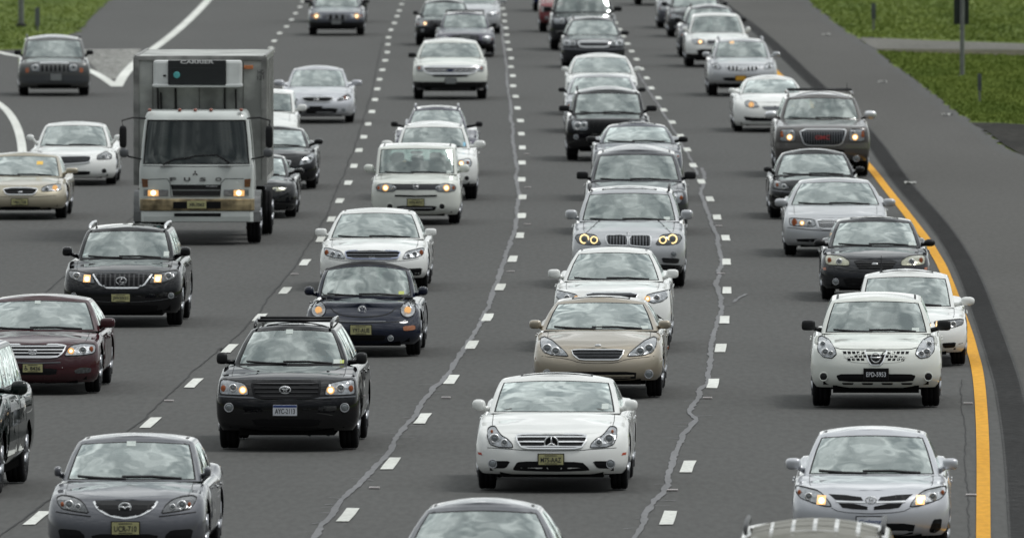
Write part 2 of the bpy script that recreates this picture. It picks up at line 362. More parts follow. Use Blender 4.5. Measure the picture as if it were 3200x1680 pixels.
# ------------------------------------------------------------------ car
ZN = dict(A=(0,0,.5178), B=(800,0,.5178), C=(1600,0,.5178), D=(2300,0,.5178), E=(0,600,.4437), F=(600,600,.4437), G=(1500,500,.5178), H=(2300,500,.5178),
          I=(0,1050,.4659), J=(600,1050,.4659), K=(1400,1100,.429), L=(2300,1100,.429))
KIND = dict(
 sedan=dict(L=4.70, wb=1.12, wt=1.95, rt=3.15, rb=3.80, yw=.90, wbs=2.72, rw=.325, fpro='s', win=((.07,.44),(.48,.84)), Wd=1.80, zt=1.46),
 coupe=dict(L=4.55, wb=1.15, wt=1.95, rt=2.9, rb=3.75, yw=.90, wbs=2.65, rw=.325, fpro='s', win=((.09,.58),(.61,.84)), Wd=1.78, zt=1.42),
 suv=dict(L=4.70, wb=1.12, wt=1.78, rt=4.15, rb=4.5, yw=.92, wbs=2.74, rw=.365, fpro='u', win=((.05,.33),(.36,.62),(.65,.93)), Wd=1.86, zt=1.70),
 truckish=dict(L=5.1, wb=1.25, wt=1.72, rt=4.6, rb=4.9, yw=.95, wbs=2.95, rw=.39, fpro='v', win=((.05,.31),(.34,.60),(.63,.93)), Wd=2.0, zt=1.88),
 boxy=dict(L=4.0, wb=.92, wt=1.28, rt=3.75, rb=3.9, yw=.80, wbs=2.53, rw=.31, fpro='v', win=((.04,.36),(.40,.70),(.74,.95)), Wd=1.70, zt=1.65),
 bug=dict(L=4.1, wb=1.30, wt=1.86, rt=2.7, rb=3.5, yw=.80, wbs=2.51, rw=.32, fpro='b', win=((.1,.55),(.58,.82)), Wd=1.72, zt=1.49),
)
FPRO = dict(s=[(0,.10),(.08,.035),(.25,0),(.5,.005),(.7,.03),(.85,.075),(.94,.13),(1,.22)],
            u=[(0,.12),(.1,.05),(.3,.0),(.55,.0),(.75,.03),(.88,.06),(.95,.10),(1,.17)],
            v=[(0,.12),(.08,.04),(.25,.0),(.55,.0),(.8,.02),(.92,.045),(.97,.07),(1,.13)],
            b=[(0,.14),(.1,.05),(.25,.0),(.45,.0),(.6,.06),(.75,.14),(.88,.24),(1,.36)])
ALIST = [0,.1,.2,.3,.4,.5,.6,.69,.77,.84,.895,.935,.965,.985,1.0]
def ring_full(h):
    return h+[(-x, y, z) for x, y, z in reversed(h[1:-1])]
def make_car(name, label, zone, cx, yb, kind, pk, **o):
    zx, zy, k = ZN[zone]; px, py = zx+k*cx, zy+k*yb; s = KK*(py+YH); m = k/s; g = G(px, py)
    K = dict(KIND[kind]); K.update({a: b for a, b in o.items() if a in K})
    Wd = K['Wd']; hw = Wd/2; L = K['L']; yw = K['yw']; wb, wt, rt, rb = K['wb'], K['wt'], K['rt'], K['rb']; rw = K['rw']
    tp = CAMH/g.y; psi = -math.atan(tab(g.y, SLOPE))+R(o.get('yaw', 0))
    X = lambda v: (v-cx)*m
    Z = lambda v, y=.1: (yb-v)*m+(yw-y)*tp
    lerp = lambda a, b, t: a+(b-a)*t
    # --- dimensions
    zt0 = K['zt']
    if 'ws' in o:
        b0, xl, xr, t0, tl, tr = o['ws']; zc = Z(b0, wb+.1)-.01; zgt = Z(t0, wt); hb = (xr-xl)/2*m; ht = (tr-tl)/2*m
    else:
        zc = zt0*.655; zgt = zt0*.915; hb = hw*.80; ht = hw*.68 if kind != 'boxy' else hw*.82
    zr = Z(o['rf'], wt+(rt-wt)*.6) if 'rf' in o else zt0-.02
    zh = Z(o['hd'], .2) if 'hd' in o else zc*.76
    zf = max(.12, Z(o['bb'], .1)) if 'bb' in o else (.2 if kind in ('sedan', 'coupe', 'bug') else .3)
    AW = .925; cb, ct = min(hb/AW, hw-.05), ht/AW
    zre = zc+(zgt-zc)/.955; zr = max(zr, zre+.05); arc = o.get('arc', .03)
    clad = o.get('clad', 0.0)
    root = empty(name, (0,0,0), psi)
    off = Vector((0, L/2-yw, 0)); off.rotate(Matrix.Rotation(psi, 3, 'Z')); root.location = (g.x+off.x, g.y+off.y, .012)
    tag(root, label, o.get('cat', 'car'), o.get('grp')); yo = -L/2
    pm = paint(pk)
    # --- lower body
    fp = FPRO[K['fpro']]; rc = o.get('rc', .42); bow = o.get('bow', .13); nn = 3.7
    Pf = lambda a: bow*a*a+rc*(1-(1-min(1, a)**nn)**(1/nn))
    Pr = lambda a: -(.08*a*a+.35*(1-(1-min(1, a)**3.6)**(1/3.6)))
    ra = rw+.038; sill = zf+.02 if kind in ('suv', 'truckish') else .2
    def zbot(y):
        z = zf if y < yw else (sill if y < L-.9 else sill+.05)
        for c in (yw, yw+K['wbs']):
            d = abs(y-c)
            if d < ra: z = max(z, rw+math.sqrt(max(0, ra*ra-d*d)))
        return z
    tail = {'sedan': .10, 'coupe': .10, 'bug': -.05}.get(kind, .05)
    def zcen(y):
        if y < wb: u = max(0, (y-.15)/(wb-.15)); return zh+(zc-.005-zh)*u**o.get('hp', .78)
        if y < rb-.3: return zc-.01
        return lerp(zc-.01, zc+tail-.02, min(1, (y-rb+.3)/.4)) - max(0, (y-L+.3))*.3
    def zed(y):
        d = o.get('drop', .055)*min(1, max(0, y)/.5)
        return zcen(y)-d if y < wb else max(zcen(y)-d, zc-d)
    WL = [0,.04,.1,.18,.28,.4,.52,.64,.75,.84,.91,.96,1.0]
    SO = [(0,-.075),(.12,-.03),(.3,-.004),(.55,0),(.75,-.012),(.88,-.028),(.96,-.05),(1,-.082)]
    sy0, sy1 = Pf(1), L+Pr(1)
    arch = []
    for c in (yw, yw+K['wbs']):
        arch += [c+ra*math.cos(math.pi*t/10) for t in range(11)]+[c-ra-.004, c+ra+.004]
    ys = sorted([y for y in arch if sy0+.01 < y < sy1-.01]+[sy0+(sy1-sy0)*q for q in (.3,.36,.42,.48,.54,.6,.66)])
    half = [('f', a, 0) for a in ALIST]+[('s', 1, y) for y in ys]+[('r', a, 0) for a in reversed(ALIST)]
    def pt(h, w):
        ty, a, y = h
        y0 = Pf(a) if ty == 'f' else (L+Pr(a) if ty == 'r' else y)
        zb_, ze = zbot(y0 if ty != 'f' or y0 > yw-ra else 0), zed(y0+(tab(1, fp)*w if ty == 'f' else 0))
        z = lerp(zb_, ze, w); wy = w if zb_ < zf+.05 else (z-zf)/max(.1, ze-zf)
        fy = tab(wy, fp)
        if ty == 'f': yy = y0+fy*(1-.45*a**4)
        elif ty == 's':
            yy = y+.55*fy*max(0, 1-(y-sy0)/.9)**1.5-(.3*fy*max(0, 1-(sy1-y)/.6))
        else: yy = y0-.5*fy
        return ((hw+tab(wy, SO))*a, yy+yo, z)
    rings = [ring_full([pt(h, w) for h in half]) for w in WL]
    n = len(half); nf = len(rings[0]); verts = [v for r_ in rings for v in r_]; faces = []; mi = []
    for i in range(len(WL)-1):
        for j in range(nf):
            j2 = (j+1)%nf; faces.append((i*nf+j, i*nf+j2, (i+1)*nf+j2, (i+1)*nf+j)); mi.append(1 if WL[i+1] <= clad+1e-6 else 0)
    # cap (hood, deck)
    fe = o.get('fend'); top = rings[-1]; base = (len(WL)-1)*nf
    rl = [1,.96,.9,.868,.858,.75,.6,.42,.2,0,-.2,-.42,-.6,-.75,-.858,-.868,-.9,-.96,-1]; rows = []
    hoodv, hoodf, hmap = [], [], {}
    for i in range(n):
        x, y, z = top[i]; xe = abs(x); ylo = y-yo
        if i == 0 or i == n-1: rows.append([base+i]*len(rl)); continue
        row = []
        for r_ in rl:
            if r_ == 1: row.append(base+i); continue
            if r_ == -1: row.append(base+(2*n-2-i)); continue
            zc_ = max(zcen(ylo), z); zz_ = z+(zc_-z)*(1-abs(r_)**2.6)
            if fe:
                zz_ += fe[2]*math.exp(-((abs(r_)*xe-fe[0])/fe[3])**2)*math.exp(-((ylo-fe[1])/fe[4])**2)
            if ylo < wb: zz_ += o.get('crs', .012)*math.exp(-((abs(r_)*xe-.42)/.07)**2)*min(1, ylo/.8)
            verts.append((r_*xe, y, zz_)); row.append(len(verts)-1)
        rows.append(row)
    nb = len(ALIST)
    for i in range(n-1):
        ym = (top[i][1]+top[i+1][1])/2-yo
        for q in range(len(rl)-1):
            vs = []
            for v in (rows[i][q], rows[i][q+1], rows[i+1][q+1], rows[i+1][q]):
                if v not in vs: vs.append(v)
            if len(vs) < 3: continue
            rm = abs(rl[q]+rl[q+1])/2; ins = rm < .9
            if wb+.12 < ym < rb-.1 and rm < cb/hw+.02: t_ = 2
            elif .858 < rm < .868 and .45 < ym < wb+.1: t_ = 3
            elif rm < .858 and ym < wb+.12 and i > 1: t_ = 4
            else: t_ = 0
            if t_ == 4: hoodf.append(vs)
            else: faces.append(tuple(vs)); mi.append(t_)
    hn = {}; hv = []
    hf = []
    for vs in hoodf:
        f = []
        for v in vs:
            if v not in hn: hn[v] = len(hv); hv.append(verts[v])
            f.append(hn[v])
        hf.append(tuple(f))
    body = mk('body', verts, faces, [pm, BLK, INT, SEAL], root, mi)
    mk('hood', hv, hf, pm, root)
    # --- cabin
    zr0 = zre
    AC = [0,.14,.28,.42,.55,.67,.77,.85,.9,AW,.95,.975,.99,1.0]
    TL = [0,.03,.055,.16,.28,.42,.56,.7,.82,.925,.955,1.0]
    wbow, wcor = o.get('wbow', .17), .10
    Pw = lambda a, t: (wbow*(1-.25*t))*a*a+wcor*(1-(1-min(1, a)**3.5)**(1/3.5))
    wins = K['win']; qs = sorted({0.0, 1.0}|{q for w_ in wins for q in w_}|{q for q in (.02,.15,.25,.4,.55,.7,.8,.9,.98) if all(abs(q-e_) > .02 for w_ in wins for e_ in w_)})
    def cpt(h, t, ins=0, up=0):
        ty, a, q = h
        tt = min(t, 1); xs = cb+(ct-cb)*tt**1.12-ins
        z_ar = arc*a*a*tt*tt
        y0, y1 = lerp(wb, wt, tt)+Pw(1, tt), lerp(rb, rt, tt)-.8*Pw(1, tt)
        z = lerp(zc-.02, zre, tt)+.018*math.sin(math.pi*tt)+up-z_ar
        if ty == 'f': return (xs*a, lerp(wb, wt, tt)+Pw(a, tt)+ins*1.2+yo, z+.012*(1-a*a)*(tt > .9)-.01*a*a*(tt < .5))
        if ty == 'r': return (xs*a, lerp(rb, rt, tt)-.8*Pw(a, tt)-ins*1.2+yo, z)
        return (xs, lerp(y0+ins*1.2, y1-ins*1.2, q)+yo, z)
    ch = [('f', a, 0) for a in AC]+[('s', 1, q) for q in qs if 0 < q < 1]+[('r', a, 0) for a in reversed(AC)]
    lv = [(t, 0, 0) for t in TL]+[(1, .012, .012), (1, .035, .024), (1, .07, .034)]
    cr = [ring_full([cpt(h, *l) for h in ch]) for l in lv]
    cn = len(ch); cf_ = len(cr[0]); cv = [v for r_ in cr for v in r_]; cfaces = []; cmi = []; gl = {'windshield': [], 'side_window': [], 'rear_window': []}
    sidew = {}
    for i in range(len(lv)-1):
        for j in range(cf_):
            j2 = (j+1)%cf_; hj = j if j < cn else 2*cn-2-j; hj2 = j2 if j2 < cn else 2*cn-2-j2
            if j2 == 0: hj2 = 0
            A_, B_ = ch[hj], ch[hj2]; f = (i*cf_+j, i*cf_+j2, (i+1)*cf_+j2, (i+1)*cf_+j); t0_, t1_ = lv[i][0], lv[i+1][0]
            glz = None; frit = False
            if A_[0] == B_[0] == 'f' and max(A_[1], B_[1]) <= AW+1e-6 and t0_ >= .03-1e-6 and t1_ <= .9551:
                glz = 'windshield'; frit = max(A_[1], B_[1]) > .9001 or t0_ < .04 or t1_ > .93
            elif A_[0] == B_[0] == 'r' and max(A_[1], B_[1]) <= .9001 and t0_ >= .055-1e-6 and t1_ <= .9251: glz = 'rear_window'
            else:
                qa = A_[2] if A_[0] == 's' else (0 if A_[0] == 'f' else 1); qb = B_[2] if B_[0] == 's' else (0 if B_[0] == 'f' else 1)
                if (A_[0] == 's' or B_[0] == 's') and t0_ >= .055-1e-6 and t1_ <= .9251 and A_[1] == 1 and B_[1] == 1:
                    for wi, w_ in enumerate(wins):
                        if min(qa, qb) >= w_[0]-1e-6 and max(qa, qb) <= w_[1]+1e-6: glz = ('side', wi, j < cn)
            if glz is None: cfaces.append(f); cmi.append(0)
            elif isinstance(glz, tuple): sidew.setdefault(glz, []).append((f, 0))
            else: gl[glz].append((f, 1 if frit else 0))
    # roof cap
    rtop = cr[-1]; cb0 = (len(lv)-1)*cf_; rl2 = [1,.9,.75,.5,.25,0,-.25,-.5,-.75,-.9,-1]; rws = []
    rest = max(.015, zr-zre-.034); roofv, roofi = [], {}
    for i in range(cn):
        x, y, z = rtop[i]; row = []
        if i in (0, cn-1): rws.append([cb0+i]*len(rl2)); continue
        u = min(1, max(0, (y-yo-wt)/max(.2, (rt-wt)))); lift = rest*max(0, math.sin(math.pi*u))**.55 if 0 < u < 1 else 0
        for r_ in rl2:
            if r_ == 1: row.append(cb0+i); continue
            if r_ == -1: row.append(cb0+(2*cn-2-i)); continue
            cv.append((r_*x, y, z+lift*(1-abs(r_)**2.2)+arc*ch[i][1]**2*(1-r_*r_))); row.append(len(cv)-1)
        rws.append(row)
    softtop = o.get('soft')
    for i in range(cn-1):
        for q in range(len(rl2)-1):
            vs = []
            for v in (rws[i][q], rws[i][q+1], rws[i+1][q+1], rws[i+1][q]):
                if v not in vs: vs.append(v)
            if len(vs) >= 3: cfaces.append(tuple(vs)); cmi.append(1 if softtop else 0)
    if softtop:
        for idx, f in enumerate(cfaces):
            if f[0] >= (len(TL)-1)*cf_: cmi[idx] = 1
    def sub(fl):
        d = {}; v2 = []; f2 = []; m2 = []
        for f, mm in fl:
            q = []
            for v in f:
                if v not in d: d[v] = len(v2); v2.append(cv[v])
                q.append(d[v])
            f2.append(tuple(q)); m2.append(mm)
        return v2, f2, m2
    cabv, cabf, cabm = sub(list(zip(cfaces, cmi)))
    soft = mat('soft_top_cloth', (.012,.012,.014), .9)
    mk('roof', cabv, cabf, [pm, soft], root, cabm)
    for nm in ('windshield', 'rear_window'):
        v2, f2, m2 = sub(gl[nm]); mk(nm, v2, f2, [GLASS, SEAL], root, m2)
    for key, fl in sidew.items():
        v2, f2, m2 = sub(fl); mk('side_window', v2, f2, [GLASS], root, m2)
    # --- surface to project onto (body, hood, cabin)
    av = verts+cv; af = list(faces)+[tuple(h) for h in hoodf]+[tuple(v+len(verts) for v in f) for f in cfaces+[f for f, _ in gl['windshield']]+[f for l in sidew.values() for f, _ in l]]
    S = Surf(BVHTree.FromPolygons([Vector(v) for v in av], af), yo)
    # --- underbody, wheels
    bm = bmesh.new(); box(bm, (0, .45, (zf+.06+zc-.15)/2), (Wd-2*.27, L-1.4, zc-.15-zf-.06)); box(bm, (0, .75+yo, (zf+zh-.22)/2), (Wd-2*.27, .9, max(.1, zh-.22-zf))); box(bm, (0, (yw+K['wbs']/2)+yo, .32), (Wd-.16, K['wbs']-2*ra-.04, .2))
    box(bm, (0, .30+yo, zf+.1), (Wd*.8, .25, .12)); box(bm, (0, .9+yo, zf*.5+.12), (Wd-.62, 1.5, .10)); box(bm, (0, L*.45+yo, .21 if kind in ('sedan', 'coupe', 'bug') else .27), (Wd-.5, L*.45, .10)); mkbm('underbody', bm, DK, root)  # low slabs added to deepen the dark beneath the car
    tw = o.get('tw', .21 if kind in ('sedan', 'coupe', 'bug', 'boxy') else .24)
    for sx in (1, -1):
        for y in (yw, yw+K['wbs']): add_wheel(root, sx*(hw-.02-tw/2-.01), y+yo, rw, tw)
    # --- interior
    hz_ = zre-.17
    for sx in (1, -1): inst('seat', SEAT, root, (sx*.36*min(1, cb/.75), wt+.28+yo, hz_-.10), (.95,1,.95))
    if kind != 'coupe' or True:
        bm = bmesh.new(); blob(bm, (0, wt+1.2+yo, zc+.02), (cb*.85, .12, .16), .4)
        for sx in (-.42, 0, .42): blob(bm, (sx, wt+1.22+yo, zc+.24), (.12,.05,.07), .6)
        mkbm('rear_seat', bm, INL, root, True)
    bm = bmesh.new(); blob(bm, (0, wb+.42+yo, zc-.02), (cb*.93, .30, .07), .6); mkbm('dashboard', bm, INT, root, True)
    inst('steering_wheel', STW, root, (.36, wb+.84+yo, zc-.03))
    bm = bmesh.new(); blob(bm, (0, wt+.02+yo, zre-.085), (.12,.02,.032), .6); mkbm('rear_view_mirror', bm, BLK, root, True)
    # --- mirrors
    mm = o.get('mir'); mmat = {'b': BLK, 'c': CHR}.get(o.get('mm'), pm)
    if mm:
        x0, y0, x1, y1 = mm; a0, a1 = sorted((abs(X(x0)), abs(X(x1)))); q0, q1 = sorted((Z(y0, 1.5), Z(y1, 1.5)))
    else: a0, a1, q0, q1 = hw-.03, hw+.18, zc+.0, zc+.145
    a0 = max(a0, hw-.09)
    for sx in (1, -1):
        bm = bmesh.new(); blob(bm, (sx*(a0+a1)/2, wb+.42+yo, (q0+q1)/2), ((a1-a0)/2, .07, (q1-q0)/2), o.get('mn', .62), seg=20, rings=12)
        tube(bm, [(sx*(a0+.04), wb+.44+yo, q0+.035), (sx*(cb-.02), wb+.5+yo, zc+.0)], [.03,.035], 8, 1)
        mkbm('side_mirror', bm, [mmat, BLK if mmat is BLK else pm], root, True)
    # --- wipers
    if o.get('wip', True) and g.y < 330:
        zg = zc+.012
        for xa, xb, dz in ((-.05, -.60, -.004), (.56, -.10, .014)) if not o.get('wipR') else ((.62,.02,.02),(-.05,-.6,.03)):
            bm = bmesh.new(); x0_, x1_ = xa*hb/.72, xb*hb/.72
            S.stroke(bm, [(x0_, zg-.01), ((x0_+x1_)/2, zg+dz), (x1_, zg+.012)], .011, .012); mkbm('wiper', bm, BLK, root)
    # --- features traced on the front
    feats = o.get('feats')
    P = lambda poly: [(X(a), Z(b)) for a, b in poly]
    mirp = lambda p: [(-a, b) for a, b in reversed(p)]
    if feats is None: feats = default_feats(kind, hw, zh, zf, o); P = lambda poly: poly; X = lambda v: v; Z = lambda v, y=0: v; m_r = 1.0
    else: m_r = m
    for ft in feats:
        t = ft[0]
        if t == 'hl':
            poly = chaikin(P(ft[1]), 1); hm = {'d': HSD, 'y': mat('lamp_aged', (.33,.33,.24), .25, .2, 1.0, var=.2, vs=20)}.get(ft[3] if len(ft) > 3 else '', HSG)
            sides = (1, -1)
            if sum(p[0] for p in poly) > 0: poly = mirp(poly)
            for sx in sides:
                p = poly if sx == -1 else mirp(poly)
                bm = bmesh.new(); S.patch(bm, p, .006, .03, .05, mi=0); S.stroke(bm, p, .010, .009, closed=True, mi=1); h = mkbm('headlight', bm, [hm, SEAL], root)
                for lx, lz, lr, lk in ft[2]:
                    x_, z_, r_ = -abs(X(lx)) if sx == -1 else abs(X(lx)), Z(lz), lr*m_r
                    bm = bmesh.new()
                    if lk == 'lit': S.disc(bm, x_, z_, r_*.52, 1, .020); S.disc(bm, x_, z_, r_*.74, 0, .015, dome=.004); S.disc(bm, x_, z_, r_*1.0, 2, .010, dome=.002); nm, ms = 'lamp', [LIT, LITW, LIT0]
                    elif lk == 'sq':
                        S.patch(bm, [(x_-r_,z_-r_*.9),(x_+r_*.9,z_-r_*.9),(x_+r_,z_+r_*.9),(x_-r_*.8,z_+r_)], .012, .02); S.disc(bm, x_, z_, r_*.62, 1, .022); nm, ms = 'lamp', [LIT0, LITW]
                    elif lk == 'pj': S.disc(bm, x_, z_, r_*.62, 0, .014, ring=r_*.5, mi2=1); nm, ms = 'lamp', [LENS, CHR]
                    elif lk == 'halo': S.disc(bm, x_, z_, r_*.80, 0, .012, ring=r_*.26, mi2=1); nm, ms = 'lamp', [LENS, mat('halo_ring', (1,.85,.5), .3, emit=(1,.70,.3), es=1.5)]
                    elif lk == 'am': S.disc(bm, x_, z_, r_*.8, 0, .012, rz=r_*1.1, dome=.006); nm, ms = 'turn_signal', [AMB]
                    else: S.disc(bm, x_, z_, r_, 0, .012); nm, ms = 'turn_signal', [REDL]
                    mkbm(nm, bm, ms, h)
        elif t == 'gr':   # poly, bars, orient, frame width, bar mat, frame mat
            _, poly, nbar, ori, fw, bmt, fmt_ = ft; poly = P(poly); pl2 = chaikin(poly, 1) if fw else poly
            bm = bmesh.new(); S.patch(bm, pl2, .010, .02, .05, mi=0)
            ax = 1 if ori == 'h' else 0; lo, hi = min(p[ax] for p in pl2), max(p[ax] for p in pl2)
            for i in range(nbar):
                tv = lo+(hi-lo)*(i+.5)/nbar; sp_ = span(pl2, tv, ax)
                if not sp_: continue
                a, b = sp_
                if b-a < .02: continue
                wd = (hi-lo)/nbar*(.24 if ori == 'h' else .36)
                S.stroke(bm, [(a+.005, tv), (b-.005, tv)] if ax == 1 else [(tv, a+.005), (tv, b-.005)], wd, .022, mi=1, step=.04, depth=.004)
            if fw: S.stroke(bm, pl2, fw, .027, mi=2, closed=True, step=.03)
            mkbm('grille', bm, [GUN, bmt, fmt_], root)
        elif t == 'p':    # name, poly, mirror, mat, chaikin
            _, nm, poly, mr, mt_, chk = ft; poly = chaikin(P(poly), chk) if chk else P(poly)
            for pp in ([poly, mirp(poly)] if mr else [poly]):
                bm = bmesh.new(); S.patch(bm, pp, .005, .02, .07); mkbm(nm, bm, pm if mt_ == 'paint' else mt_, root)
        elif t == 'ln':   # polyline gap, trim or painted highlight: name, pts, mirror, width m, mat
            _, nm, pts, mr, wd, mt_ = ft; pts = chaikin(P(pts), 1, False)
            for pp in ([pts, mirp(pts)] if mr else [pts]):
                bm = bmesh.new(); S.stroke(bm, pp, wd, .003 if mt_ is SEAL else .01); mkbm(nm, bm, mt_, root)
        elif t == 'fog':
            _, fx, fz, fr = ft[:4]; only = ft[4] if len(ft) > 4 else None
            for sx in (1, -1):
                bm = bmesh.new(); S.disc(bm, sx*abs(X(fx)), Z(fz), fr*m_r, 0, .004, ring=fr*m_r*.3, mi2=1); mkbm('fog_lamp', bm, [LENS if only != 'd' else BLK, SILVP if only != 'd' else pm], root)
        elif t == 'em':
            _, ek, ex, ez, er = ft[:5]; loc, _n = S.hit(X(ex), Z(ez)); bm = bmesh.new(); emblem(bm, ek, X(ex), loc.y-.028, Z(ez), er*m_r, 0); mkbm('emblem', bm, [ft[5] if len(ft) > 5 else CHR, GUN], root, True)
        elif t == 'tx':
            _, s_, x0, y0, x1, y1, mt_ = ft; loc, _n = S.hit((X(x0)+X(x1))/2, (Z(y0)+Z(y1))/2)
            lettering('badge_lettering', s_, abs(X(x1)-X(x0)), abs(Z(y1)-Z(y0)), ((X(x0)+X(x1))/2, loc.y-.035, (Z(y0)+Z(y1))/2), mt_, root, .02)
        elif t == 'pl':
            _, x0, y0, x1, y1, s_, st = ft; xa, xb, za, zb2 = X(x0), X(x1), Z(y1), Z(y0); xm, zm = (xa+xb)/2, (za+zb2)/2
            yy = min(S.hit(xa, za)[0].y, S.hit(xb, za)[0].y, S.hit(xa, zb2)[0].y, S.hit(xb, zb2)[0].y, S.hit(xm, zm)[0].y)-.02; w_, h_ = xb-xa, zb2-za
            bm = bmesh.new(); box(bm, (xm, yy+.01, zm), (w_+.02, .012, h_+.02), 1, .004); box(bm, (xm, yy, zm), (w_-.005, .008, h_-.005), 0, .003)
            if st == 'n': box(bm, (xm, yy-.005, zb2-h_*.14), (w_-.01, .004, h_*.2), 2)
            pmx = {'y': YPL, 'w': WPL, 'n': WPL, 'o': OPL, 'k': GUN, 'g': mat('plate_dull', (.2,.21,.21), .5)}[st]
            pl = mkbm('license_plate', bm, [pmx, BLK, BLU], root)
            if s_:
                lettering('plate_lettering', s_, w_*.82, h_*.46, (xm, yy-.0045, zm-h_*(.03 if st != 'n' else .08)), WPL if st == 'k' else (BLU if st == 'w' else INK), pl, .012)
                if s_ == '8436':
                    for v_ in pl.children[0].data.vertices: v_.co.x = xm+(v_.co.x-xm)*.62+w_*.13
                    bm = bmesh.new(); torus(bm, (xm-w_*.34, yy-.006, zm-h_*.08), h_*.13, h_*.13, .004, 0, 14); tube(bm, [(xm-w_*.35, yy-.006, zm+h_*.22), (xm-w_*.35, yy-.006, zm), (xm-w_*.27, yy-.006, zm-.004), (xm-w_*.25, yy-.006, zm-h_*.2)], .004, 6); blob(bm, (xm-w_*.35, yy-.006, zm+h_*.28), (.008,.004,.008), 1.0); mkbm('plate_symbol', bm, INK, pl)
                if st == 'y':
                    bm = bmesh.new(); box(bm, (xm, yy-.005, zb2-h_*.12), (w_*.5, .002, h_*.07)); box(bm, (xm, yy-.005, za+h_*.12), (w_*.5, .002, h_*.06)); mkbm('plate_lettering', bm, INK, pl)
    # --- roof fittings
    if o.get('sun'):
        xs_, y0_, y1_ = ct*.62, wt+.28, wt+.62; bm = bmesh.new(); S.patch(bm, [(-xs_, y0_+yo), (xs_, y0_+yo), (xs_, y1_+yo), (-xs_, y1_+yo)], .006, .01, .15, 't')
        S.stroke(bm, [(-xs_, y0_+yo), (xs_, y0_+yo), (xs_, y1_+yo), (-xs_, y1_+yo)], .03, .009, 't', 1, True, .2); mkbm('sunroof', bm, [mat('sunroof_glass', (.03,.033,.04), .08, 0, 1.0), SEAL], root)
    if o.get('rail'):
        rm_ = {'c': CHR, 'b': BLK, 's': SILVP, 'p': pm}[o['rail']]
        for sx in (1, -1):
            bm = bmesh.new(); xr_ = sx*(ct-.05); ya, yb_ = wt+.25+yo, rt-.25+yo; zt_ = zre+.03+rest*.3
            tube(bm, [(xr_, ya-.1, zt_-.02), (xr_, ya+.06, zt_+.035), (xr_, (ya+yb_)/2, zt_+.05), (xr_, yb_-.05, zt_+.035), (xr_, yb_+.1, zt_-.02)], [.016,.024,.024,.024,.016], 8); mkbm('roof_rail', bm, rm_, root, True)
        if o.get('cross'):
            for yq in (wt+.6, wt+1.5):
                bm = bmesh.new(); tube(bm, [(-ct+.05, yq+yo, zr+.035), (ct-.05, yq+yo, zr+.035)], .02, 8); mkbm('roof_crossbar', bm, BLK, root, True)
    if o.get('ditch'):
        for sx in (1, -1):
            bm = bmesh.new(); S.stroke(bm, [(sx*ct*.86, wt+.08+yo), (sx*ct*.86, rt-.1+yo)], .03, .003, 't', step=.3); mkbm('roof_seam', bm, SEAL, root)
    if o.get('ant'):
        bm = bmesh.new(); ax_ = o['ant']*ct; tube(bm, [(ax_, wt+1.0+yo, zr-.02), (ax_, wt+1.05+yo, zr+.18)], [.012,.004], 6); mkbm('antenna', bm, BLK, root)
    if o.get('stk'):   # stickers and toll tags behind the glass, plus painted reflections
        for x_, z_, w_, h_, mt_ in o['stk']:
            bm = bmesh.new(); S.patch(bm, [(x_*hb, zc+z_), (x_*hb+w_, zc+z_), (x_*hb+w_, zc+z_+h_), (x_*hb, zc+z_+h_)], .003, .002, .2); mkbm('sticker_or_glint', bm, mt_, root)
    # --- doors and handles
    if g.y < 330:
        zs, zt_ = sill+.10, zc-.10; y1_ = wb+.42; ym = (wt+.78) if kind != 'coupe' else rb-.55; y2_ = min(yw+K['wbs']-ra+.12, ym+.95)
        for sx, ax in ((1, 'r'), (-1, 'l')):
            for a, b in (((y1_, ym-.01), (ym+.01, y2_)) if kind not in ('coupe', 'bug') else ((y1_, ym+.15),)):
                bb = min(b, yw+K['wbs']-ra-.02)
                poly = [(a+yo, zs), (bb+yo, zs), (b+yo, zs+.3 if b > bb else zs), (b+yo, zt_), (a+yo, zt_)]
                poly = [p for i, p in enumerate(poly) if i == 0 or p != poly[i-1]]
                bm = bmesh.new(); S.patch(bm, poly, .006, .01, .18, ax)
                d = mkbm('door', bm, pm, root)
                loc, _n = S.hit(b-.16+yo, zt_-.05, ax)
                if loc is not None:
                    bm = bmesh.new(); box(bm, (loc.x+sx*.03, loc.y, loc.z), (.02,.17,.025), 0, .008); mkbm('door_handle', bm, CHR if o.get('chh') else pm, d)
    for cb_ in o.get('extra', ()): cb_(root, S, dict(yo=yo, zc=zc, zre=zre, zr=zr, wt=wt, rt=rt, ct=ct, cb=cb, hw=hw, X=X, Z=Z, pm=pm))
    return root, g
